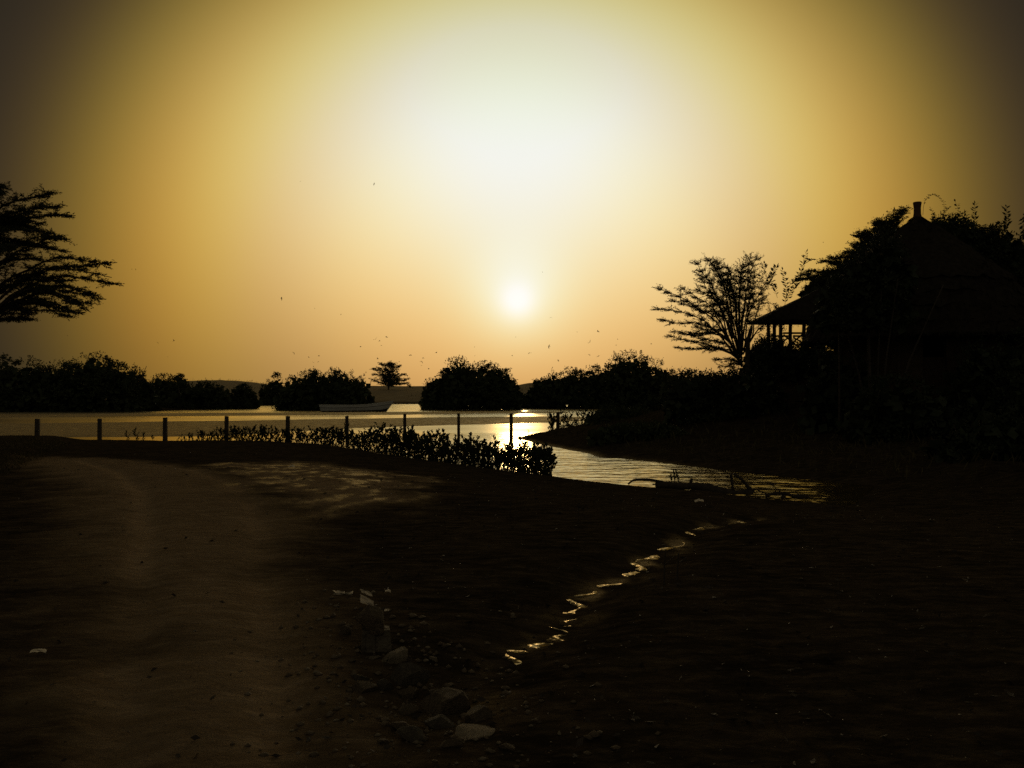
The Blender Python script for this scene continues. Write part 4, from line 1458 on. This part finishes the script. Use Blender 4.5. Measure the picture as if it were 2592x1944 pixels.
BM = [bird_mesh(*a) for a in ((-0.5, 0, 0.5), (0.1, 0, 0.25), (-0.9, 0, 0.75), (0.5, 0, 0.3), (-0.3, 0, -0.2))]
cB = lambda x, y: (700 + x / 2.011, 440 + y / 2.011)
cA = lambda x, y: (x / 2.37, 440 + y / 2.37)
BIRDS = [(cB(*p), s) for p, s in [((122, 38), 3), ((25, 635), 10), ((194, 686), 4), ((328, 715), 4), ((1354, 500), 3), ((1396, 731), 6), ((1530, 806), 4), ((1217, 831), 5),
                                 ((503, 842), 8), ((524, 851), 6), ((560, 831), 9), ((533, 874), 6), ((428, 880), 7), ((88, 911), 8), ((216, 927), 9), ((165, 935), 6), ((187, 960), 6), ((212, 957), 6),
                                 ((515, 942), 9), ((681, 922), 11), ((748, 937), 8), ((738, 957), 7), ((738, 976), 5), ((774, 993), 6), ((813, 911), 8), ((624, 958), 5), ((1007, 882), 4), ((1387, 878), 9),
                                 ((1288, 911), 9), ((1199, 926), 6), ((1595, 856), 8), ((1736, 843), 5), ((1730, 871), 6), ((1907, 866), 5), ((1592, 922), 6), ((1637, 929), 9), ((1434, 951), 8), ((1009, 925), 4), ((455, 1012), 5)]]
BIRDS += [(cA(*p), s) for p, s in [((790, 573), 4), ((814, 573), 4), ((947, 1013), 7), ((1043, 1002), 8), ((1005, 1099), 4), ((405, 971), 3)]]


def bird(px, size, label, group):
    Y = rng.uniform(105, 135)
    p = at(px[0], px[1], Y)
    o = bpy.data.objects.new('bird', BM[rng.integers(0, len(BM))])
    put(o)
    s = size * Y / F / 0.95
    o.location = p
    o.scale = (s, s, s)
    o.rotation_euler = (rng.normal(0.1, 0.25), rng.normal(0, 0.45), rng.choice([-1, 1]) * rng.uniform(0.3, 1.9))
    return tag(o, label, 'bird', group)


for px, s in BIRDS:
    side = 'left of the sun' if px[0] < 1250 else 'right of the sun'
    if px[0] < 600:
        lab = 'tiny distant bird in the dim sky near the left acacia'
    elif px[1] > 840:
        lab = 'small gull gliding low over the dunes, ' + side
    else:
        lab = 'tiny far bird in the open sky, ' + side
    bird(px, s * 1.15, lab, 'gulls over the lagoon')
bird(cB(497, 52), 8, 'single dark bird highest in the bright sky', 'gulls over the lagoon')
bird(cB(1637, 803), 12, 'largest gull, wings arched, between the sun and the right acacia', 'gulls over the lagoon')
bird(c1(1078, 386), 6, 'lone bird above the acacia crown right of the vase-shaped tree', 'gulls over the lagoon')


# ------------------------------------------------------------------ driftwood on the near shore
def px_line(lst, dy=0.0):
    return [on_ground(*p) for p in lst]


DY = 20.9
D3 = lambda x, y: at(x, y, DY)
cD = lambda x, y: (1560 + x / 5.027, 1180 + y / 5.027)


def dline(lst, n, Y=DY):
    return smooth_line([at(*cD(*p), Y) for p in lst], n)


cD = lambda x, y: (1560 + x / 5.027, 1176 + y / 5.027)
b = at(1760, 1240, DY)
o = thing('driftwood', 'dark fallen branch with arching limbs lying along the creek edge', 'driftwood', (b[0], DY, ground_z(b[0], DY)))
P0 = np.array(o.location)
for nm, lst, r0, r1, n in [('log', [(500, 262), (640, 258), (800, 275), (960, 275), (1150, 300), (1350, 350), (1560, 380), (1720, 385)], 0.055, 0.10, 16),
                          ('limb', [(150, 250), (190, 215), (240, 195), (360, 190), (480, 200), (580, 225), (700, 252), (800, 262)], 0.018, 0.035, 14),
                          ('limb', [(460, 250), (530, 255), (640, 268), (760, 275)], 0.012, 0.03, 8), ('limb', [(945, 265), (950, 215), (962, 175)], 0.028, 0.022, 5),
                          ('limb', [(960, 265), (1000, 238), (1040, 240), (1070, 270)], 0.02, 0.018, 7), ('limb', [(1130, 290), (1150, 255), (1190, 262), (1280, 310)], 0.028, 0.03, 8),
                          ('limb', [(1490, 350), (1475, 240), (1455, 105)], 0.030, 0.022, 6), ('limb', [(1720, 360), (1660, 260), (1600, 190), (1490, 118)], 0.040, 0.020, 9),
                          ('limb', [(1400, 160), (1440, 168), (1468, 175)], 0.008, 0.010, 4)]:
    m = MB()
    m.tube(dline(lst, n) - P0, 1.35 * np.linspace(r0, r1, n) * (1 + 0.12 * rng.normal(size=n)), 8)
    m.build(nm, M_DRIFT, o, True)
m = MB()
for k in range(12):                                           # splintered end
    p = at(*cD(1725 + rng.uniform(-10, 20), 350 + rng.uniform(-25, 40)), DY) - P0
    d = unit(np.array([rng.normal(0.3, 0.6), rng.normal(0, 0.4), rng.uniform(0.1, 1)]))
    m.tube([p, p + d * 0.05, p + d * rng.uniform(0.08, 0.16)], [0.022, 0.014, 0.002], 4)
m.build('splinters', M_DRIFT, o)
b = at(*cD(1990, 420), 20.0)
o = thing('driftwood', 'second low tangle of dead branches right of the fallen branch, half in water', 'driftwood', (b[0], 20.0, ground_z(b[0], 20.0)))
P0 = np.array(o.location)
for lst, r in [([(1900, 400), (2000, 372), (2120, 365), (2250, 400), (2400, 430)], 0.05), ([(2100, 400), (2250, 470), (2450, 510), (2650, 560), (2850, 590)], 0.06), ([(1960, 230), (2050, 320), (2140, 370)], 0.014),
               ([(2300, 380), (2420, 410), (2560, 470), (2700, 540)], 0.03), ([(2500, 430), (2620, 460), (2760, 520)], 0.03), ([(2600, 410), (2630, 450), (2640, 500)], 0.015), ([(1800, 330), (1870, 355), (1930, 378)], 0.02)]:
    m = MB()
    m.tube(dline(lst, 10, 20.0) - P0, np.linspace(r * 0.7, r, 10) * (1 + 0.15 * rng.normal(size=10)), 7)
    m.build('limb', M_DRIFT, o, True)
# leafy sprig rooted by the driftwood
b = on_ground(1712, 1236)
o = thing('mangrove_sprig', 'short upright mangrove sprig with stiff leaves by the driftwood', 'sapling', tuple(b))
m, lv = MB(), Leaves()
s_ = lambda x, y: at(*cD(x, y), b[1]) - b
for ln in ([(800, 255), (785, 180), (765, 95)], [(705, 240), (700, 200), (690, 150)], [(740, 235), (745, 190), (765, 150)], [(745, 200), (735, 150), (725, 95)]):
    L = smooth_line([s_(*q) for q in ln], 6)
    m.tube(L, np.linspace(0.012, 0.006, 6), 5)
    for k in (2, 3, 4, 5):
        for q in range(3):
            lv.add(L[k], unit(np.array([rng.normal(0, 0.35), rng.normal(0, 0.4), 1.0])), rng.uniform(0.06, 0.10), 0.5)
m.build('stem', M_BARK, o)
lv.build('foliage', M_LEAF, o)


# ------------------------------------------------------------------ stones, litter and puddles on the mud
def rock_mesh(seed, flat=0.6, facets=9):
    r = np.random.default_rng(seed)
    bm_ = __import__('bmesh').new()
    __import__('bmesh').ops.create_icosphere(bm_, subdivisions=3, radius=1.0)
    pl = [(unit(r.normal(size=3)), r.uniform(0.42, 0.80)) for _ in range(facets + 5)]
    for v in bm_.verts:
        p = np.array(v.co)
        for nrm_, d in pl:
            e = p @ nrm_ - d
            if e > 0:
                p = p - nrm_ * e * 0.97
        p = p * (1 + 0.05 * math.sin(5 * p[0] + seed) * math.sin(4 * p[1] + 2) + r.normal(0, 0.008))
        v.co = p * np.array([1, 1, flat])
    me = bpy.data.meshes.new('rock')
    bm_.to_mesh(me)
    bm_.free()
    return me


cS = lambda x, y: (840 + x / 3.576, 1480 + y / 3.576)
ROCKS = [((320, 310), 290, 0.75, 0, 0, M_ROCK, 'blunt triangular stone just below the white plastic litter'),
         ((540, 660), 250, 0.55, -0.5, 0.3, M_ROCK2, 'pale oval stone tilted up, brightest of the rubble'),
         ((690, 700), 90, 0.9, 0.2, 0.0, M_ROCK, 'small blocky stone tucked right of the pale oval stone'),
         ((670, 840), 330, 0.85, 0.3, 0.1, M_ROCK3, 'big dark rounded stone below the pale oval stone'),
         ((700, 975), 230, 0.55, -0.2, -0.2, M_ROCK, 'wedge-shaped stone leaning at the foot of the dark stone'),
         ((1040, 1080), 420, 0.85, 0.2, 0.05, M_ROCK, 'largest stone in the rubble, flat tan top'),
         ((1340, 1180), 300, 0.8, -0.1, 0.2, M_ROCK, 'tan stone at the right side of the largest stone'),
         ((1310, 1305), 400, 0.16, 0.0, 0.0, M_ROCK2, 'thin flat slab lying in front of the largest stone'),
         ((650, 1290), 190, 0.7, 0.1, 0.1, M_ROCK, 'grey-brown stone low in the rubble, left of the slab'),
         ((750, 1350), 260, 0.6, 0.4, 0.1, M_ROCK3, 'dark hollow-sided stone beneath the grey-brown stone'),
         ((290, 930), 210, 0.5, 0.1, 0, M_ROCK, 'low flat stone at the path edge, left of the dark stone'),
         ((480, 920), 150, 0.8, 0.5, 0, M_ROCK3, 'dark stone between the low flat stone and the big dark stone'),
         ((970, 1260), 220, 0.6, 0.3, 0.1, M_ROCK3, 'dark stone wedged before the largest stone'),
         ((1080, 1440), 170, 0.6, -0.1, 0, M_ROCK, 'stone nearest the bottom of the rubble below the slab'),
         ((1590, 1470), 180, 0.45, 0.3, 0, M_ROCK, 'flat stone right of the rubble, low in the mud'),
         ((120, 430), 130, 0.7, 0.2, 0, M_ROCK, 'small reddish stone left of the triangular stone'),
         ((380, 655), 110, 0.3, 0, 0, M_ROCK2, 'flat chip of stone left of the pale oval stone'),
         ((930, 680), 90, 0.5, 0.4, 0, M_ROCK2, 'small pale stone alone right of the oval stone'),
         ((900, 980), 120, 0.6, 0.2, 0.1, M_ROCK, 'small tan stone at the upper left of the largest stone'),
         ((250, 840), 160, 0.5, 0.2, 0, M_ROCK3, 'low dark stone above the low flat stone'),
         ((690, 1140), 170, 0.6, 0.2, 0.3, M_ROCK, 'curved stone between the dark stone and the grey-brown stone'),
         ((460, 1420), 130, 0.5, 0, 0, M_ROCK, 'small stone at the lower left of the rubble')]
for i, (p, wpx, fl, tilt, roll, mat, lab) in enumerate(ROCKS):
    g = on_ground(*cS(p[0], p[1] + wpx * 0.12))
    dist = np.linalg.norm(g - CAM)
    r = wpx / 3.576 * dist / F / 2 * 1.3
    me = rock_mesh(100 + i, fl)
    me.materials.append(mat)
    o = put(bpy.data.objects.new('rock', me))
    o.location = (g[0], g[1], g[2] + r * fl * 0.14)
    o.scale = (r, r * 0.8, r)
    o.rotation_euler = (roll, tilt, rng.uniform(-0.3, 0.3))
    if i == 0:                                                # this one lies on the concrete block
        q = on_ground(*cS(390, 590))
        kk = np.linalg.norm(q - CAM) / F
        o.location = (q[0] - 10 * kk, q[1], q[2] + 49 * kk + r * fl * 0.62)
        o.scale = (r * 1.1, r * 0.85, r * 1.1)
    tag(o, lab, 'rock', 'rubble beside the path')
# dark concrete block under the triangular stone
BLK = g = on_ground(*cS(400, 590))
k = np.linalg.norm(g - CAM) / F
o = thing('concrete_block', 'dark broken concrete block under the triangular stone', 'block', tuple(g), 0.2)
m = MB()
m.box((0, 0, 18 * k), (74 * k, 50 * k, 62 * k), taper=0.86)
m.build('block_body', M_ROCK3, o)
m = MB()
m.box((-14 * k, -24.5 * k, 18 * k), (22 * k, 5 * k, 52 * k), taper=0.85)
m.build('raised_rib', M_ROCK3, o)


def crumpled(name, label, cat, quads, mat, group=None):
    g = on_ground(*quads[0])
    o = thing(name, label, cat, tuple(g), 0, group)
    for nm, q, lean in [(q_[0] if isinstance(q_[0], str) else 'sheet', q_[1], q_[2]) for q_ in [(('sheet'), a, l) for a, l in quads[1]]]:
        m = MB()
        n = 6
        A = [at(*p, g[1] + dy) - g for p, dy in q]
        V, Fs = [], []
        for i in range(n):
            for j in range(n):
                u, v = i / (n - 1), j / (n - 1)
                p = (A[0] * (1 - u) + A[1] * u) * (1 - v) + (A[3] * (1 - u) + A[2] * u) * v
                V.append(p + rng.normal(0, lean, 3))
        for i in range(n - 1):
            for j in range(n - 1):
                Fs.append((i * n + j, (i + 1) * n + j, (i + 1) * n + j + 1, i * n + j + 1))
        m.add(V, Fs)
        m.build(nm, mat, o, True)
    return o


crumpled('plastic_litter', 'torn bright white plastic container standing on the mud', 'litter',
         ((926, 1540), [([((911, 1504), 0.06), ((946, 1522), 0.06), ((947, 1538), 0.0), ((912, 1524), 0.0)], 0.0025),
                        ([((911, 1490), 0.14), ((941, 1499), 0.14), ((942, 1509), 0.10), ((917, 1502), 0.10)], 0.0025)]), M_PLASTIC)
crumpled('plastic_litter', 'crumpled pale wrapper left of the white container', 'litter',
         ((865, 1506), [([((842, 1496), 0.05), ((874, 1498), 0.05), ((866, 1506), 0.0), ((846, 1504), 0.0)], 0.006), ([((874, 1500), 0.06), ((892, 1498), 0.05), ((890, 1507), 0.0), ((876, 1507), 0.0)], 0.006)]), M_PLASTIC)
for px, py, wpx, lab in [(97, 1655, 34, 'thin white scrap lying on the dark left side of the path'), (738, 1185, 15, 'small white scrap on the bare ground beyond the path'), (958, 1548, 10, 'small white chip right of the triangular stone'),
                         (979, 1551, 11, 'outer white chip right of the triangular stone'), (982, 1501, 14, 'white strip right of the white container'), (1770, 1272, 22, 'bright white scrap on the mud below the driftwood')]:
    g = on_ground(px, py)
    k = np.linalg.norm(g - CAM) / F
    o = thing('plastic_scrap', lab, 'litter', (g[0], g[1], g[2] + 0.004))
    m = MB()
    n = 7
    V = []
    for i in range(n):
        for j in range(4):
            u, v = i / (n - 1) - 0.5, j / 3 - 0.5
            V.append((u * wpx * k + rng.normal(0, 0.003), v * 5 * k, (0.25 - u * u) * 12 * k * (0.4 + rng.random()) + j * 1.6 * k))
    m.add(V, [(i * 4 + j, i * 4 + j + 1, i * 4 + j + 5, i * 4 + j + 4) for i in range(n - 1) for j in range(3)])
    m.build('sheet', M_PLASTIC, o, True)

# puddles of the little gully
M_PUD = bpy.data.materials.new('puddle water')
M_PUD.use_nodes = True
_t = M_PUD.node_tree
_t.nodes.remove(_t.nodes['Principled BSDF'])
_gl, _df, _fr, _mx = (_t.nodes.new(n) for n in ('ShaderNodeBsdfGlossy', 'ShaderNodeBsdfDiffuse', 'ShaderNodeFresnel', 'ShaderNodeMixShader'))
_gl.inputs['Color'].default_value = (0.42, 0.33, 0.18, 1)
_gl.inputs['Roughness'].default_value = 0.36
_df.inputs['Color'].default_value = (0.03, 0.022, 0.013, 1)
_fr.inputs['IOR'].default_value = 1.33
_no, _bu, _co = (_t.nodes.new(n) for n in ('ShaderNodeTexNoise', 'ShaderNodeBump', 'ShaderNodeTexCoord'))
_no.inputs['Scale'].default_value = 9.0
_bu.inputs['Distance'].default_value = 0.09
_bu.inputs['Strength'].default_value = 1.0
_t.links.new(_co.outputs['Object'], _no.inputs['Vector'])
_t.links.new(_no.outputs['Fac'], _bu.inputs['Height'])
_t.links.new(_bu.outputs['Normal'], _gl.inputs['Normal'])
_t.links.new(_fr.outputs[0], _mx.inputs[0])
_t.links.new(_df.outputs[0], _mx.inputs[1])
_t.links.new(_gl.outputs[0], _mx.inputs[2])
_t.links.new(_mx.outputs[0], _t.nodes['Material Output'].inputs['Surface'])
GP = smooth_line([(*p, 0.0) for p in GULLY[1:-1]], 150)[:, :2]
GT = unit(np.gradient(GP, axis=0))
GN = np.stack([-GT[:, 1], GT[:, 0]], 1)
GP = GP + GN * (0.09 * np.sin(np.arange(150) * 0.23) + 0.07 * np.sin(np.arange(150) * 0.71))[:, None]
wid = 0.014 + 0.085 * np.clip(fbm(np.arange(150) * 0.16, np.zeros(150), 3, 77) + 0.30, 0, 1)
GZ = land(GP[:, 0], GP[:, 1])[0]
gz_ = np.convolve(np.pad(GZ, 4, mode='edge'), np.ones(9) / 9, 'valid') + 0.012 * (fbm(np.arange(150) * 0.21, np.zeros(150), 3, 79) - 0.02)
m = MB()
V, Fs = [], []
for k in range(150):
    for e in (-1.0, -0.4, 0.4, 1.0):
        q = GP[k] + GN[k] * wid[k] * e * (1 + 0.3 * rng.normal() * abs(e))
        V.append((q[0], q[1], gz_[k] + (0.0 if abs(e) < 0.9 else -0.012)))
for k in range(149):
    for e in range(3):
        Fs.append((4 * k + e, 4 * k + e + 1, 4 * k + 5 + e, 4 * k + 4 + e))
m.add(V, Fs)
kind(m.build('rivulet', M_PUD, None, True), 'structure')
for i, (px, py, wpx, hpx) in enumerate([(1398, 1622, 26, 8)]):
    g = on_ground(px, py)
    k = np.linalg.norm(g - CAM) / F
    m = MB()
    n = 22
    asp = np.linalg.norm(g[:2] - CAM[:2]) / (CAM[2] - g[2])
    ph = rng.uniform(0, 6, 3)
    ring = []
    for j in range(n):
        a = 2 * math.pi * j / n
        q = 1 + 0.25 * math.sin(2 * a + ph[0]) + 0.18 * math.sin(3 * a + ph[1]) + 0.15 * math.sin(5 * a + ph[2])
        ring.append((g[0] + math.cos(a) * wpx / 2 * k * q, g[1] + math.sin(a) * hpx / 2 * k * asp * q))
    zz = float(np.median(land(np.array([p[0] for p in ring]), np.array([p[1] for p in ring]))[0])) + 0.004
    m.add([(g[0], g[1], zz)] + [(x, y, zz) for x, y in ring], [(0, 1 + j, 1 + (j + 1) % n) for j in range(n)])
    kind(m.build('puddle', M_PUD), 'structure')

# bare seedling sticks standing in the mud
for px, y0, y1, lab in [(1681, 1478, 1395, 'tallest bare stick in the mud left of the gully puddles'), (1712, 1466, 1400, 'bare stick just right of the tallest one'), (1204, 1292, 1256, 'short bare stick on the dark mud, left of a pair'),
                        (1291, 1300, 1254, 'short bare stick on the dark mud, right of a pair'), (971, 1362, 1318, 'lone bare stick by the path edge'), (1462, 1320, 1276, 'thin bare stick near the creek bank')]:
    g = on_ground(px, y0)
    t = at(px + rng.normal(0, 3), y1, g[1])
    o = thing('bare_stick', lab, 'stick', tuple(g), 0, 'sticks in the mud')
    m = MB()
    h = t - g
    m.tube(smooth_line([(0, 0, -0.1), tuple(h * 0.5 + np.array([rng.normal(0, 0.015), 0, 0])), tuple(h)], 6), np.linspace(0.010, 0.005, 6), 5)
    m.build('stem', M_BARK, o)
    m = MB()
    m.tube([h * 0.6, h * 0.75 + np.array([0.05, 0, 0.0]), h * 0.85 + np.array([0.08, 0.01, 0])], [0.006, 0.005, 0.003], 4)
    m.build('twig', M_BARK, o)

# small stones, glint chips and plant bits nobody could count
V0, F0 = [], []
ico = rock_mesh(5, 0.6)


def scatter(n, region, size, name, mat, sq=0.55):
    """small angular bits on the ground, joined"""
    VV, FF = [], []
    oct_v = np.array([(1, 0, 0), (0.3, 0.95, 0), (-0.8, 0.6, 0), (-0.8, -0.6, 0), (0.3, -0.95, 0), (0, 0, 1), (0, 0, -0.6)], float)
    oct_f = np.array([(0, 1, 5), (1, 2, 5), (2, 3, 5), (3, 4, 5), (4, 0, 5), (1, 0, 6), (2, 1, 6), (3, 2, 6), (4, 3, 6), (0, 4, 6)])
    pts = region(n)
    Z = land(pts[:, 0], pts[:, 1])[0]
    for i, (x, y) in enumerate(pts):
        s = size * rng.uniform(0.3, 1.0) ** 2 * (0.6 + 0.05 * math.hypot(x, y))
        a = rng.uniform(0, 6.28)
        R = np.array([[math.cos(a), -math.sin(a), 0], [math.sin(a), math.cos(a), 0], [0, 0, 1]])
        v = (oct_v * rng.uniform(0.7, 1.3, (7, 3)) * np.array([s, s * rng.uniform(0.5, 1), s * sq])) @ R.T + np.array([x, y, Z[i] + s * 0.12])
        VV.append(v)
        FF.append(oct_f + 7 * i)
    me = np_mesh(name, np.concatenate(VV), np.concatenate(FF), mat)
    return kind(put(bpy.data.objects.new(name, me)), 'stuff')


def in_rubble(n):
    c = [on_ground(*cS(*p))[:2] for p in [(300, 250), (450, 600), (600, 900), (750, 1150), (950, 1400), (1100, 1600)]]
    out = []
    for _ in range(n):
        i = rng.integers(0, 5)
        t = rng.random()
        out.append(c[i] * (1 - t) + c[i + 1] * t + rng.normal(0, 0.42, 2) * np.array([1.1, 0.8]))
    return np.array(out)


def on_mud(n):
    r = 3.2 + 20 * rng.random(n) ** 1.6
    a = np.radians(rng.uniform(-14, 32, n))
    return np.stack([r * np.sin(a), r * np.cos(a)], 1)


def everywhere(n):
    r = 3.0 + 30 * rng.random(n) ** 1.5
    a = np.radians(rng.uniform(-38, 34, n))
    return np.stack([r * np.sin(a), r * np.cos(a)], 1)


scatter(420, in_rubble, 0.040, 'pebbles', M_ROCK)
scatter(200, in_rubble, 0.030, 'pebbles', M_ROCK2)
scatter(2600, everywhere, 0.011, 'pebbles', M_ROCK)
scatter(420, on_mud, 0.012, 'debris', M_GLINT, 0.35)  # pale glossy chips added to give the mud glints


def grass(n, region, h, name, spread=0.5):
    lv = Leaves()
    pts = region(n)
    Z = land(pts[:, 0], pts[:, 1])[0]
    ok = Z > 0.12
    pts, Z = pts[ok], Z[ok]
    P = np.column_stack([pts, Z - 0.02])
    D = rng.normal(0, spread, P.shape)
    D[:, 2] = 1
    lv.add(P, D, h * rng.uniform(0.4, 1.1, len(P)), 0.10)
    return kind(lv.build(name, M_GRASS), 'stuff')


def hill_region(n):
    out = np.stack([rng.uniform(3, 34, n), rng.uniform(22, 60, n)], 1)
    return out


def verge_region(n):
    y = rng.uniform(6, 36, n)
    return np.stack([-0.42 * y - 3.4 - np.abs(rng.normal(0, 1.6, n)), y], 1)


def dune_region(n):
    y = rng.uniform(225, 330, n)
    a = np.radians(rng.uniform(-30, 18, n))
    pts = np.stack([y * np.tan(a), y], 1)
    return pts[fbm(pts[:, 0] * 0.05, pts[:, 1] * 0.05, 3, 91) > 0.12]


grass(9000, hill_region, 0.45, 'grass')
grass(5000, verge_region, 0.22, 'grass', 0.7)
grass(7000, dune_region, 1.1, 'grass', 0.4)

# dead leaves and bits of stem on the mud
lv = Leaves()
pts = np.concatenate([on_mud(1500), everywhere(900)])
Z = land(pts[:, 0], pts[:, 1])[0]
ok = Z > 0.1
P = np.column_stack([pts[ok], Z[ok] + 0.006])
D = rng.normal(0, 1, P.shape)
D[:, 2] = np.abs(rng.normal(0, 0.18, len(P)))
lv.add(P, D, rng.uniform(0.02, 0.075, len(P)) * (0.7 + 0.03 * np.hypot(P[:, 0], P[:, 1])), rng.choice([0.12, 0.35, 0.5], len(P)))
kind(lv.build('leaf_litter', M_DRIFT), 'stuff')
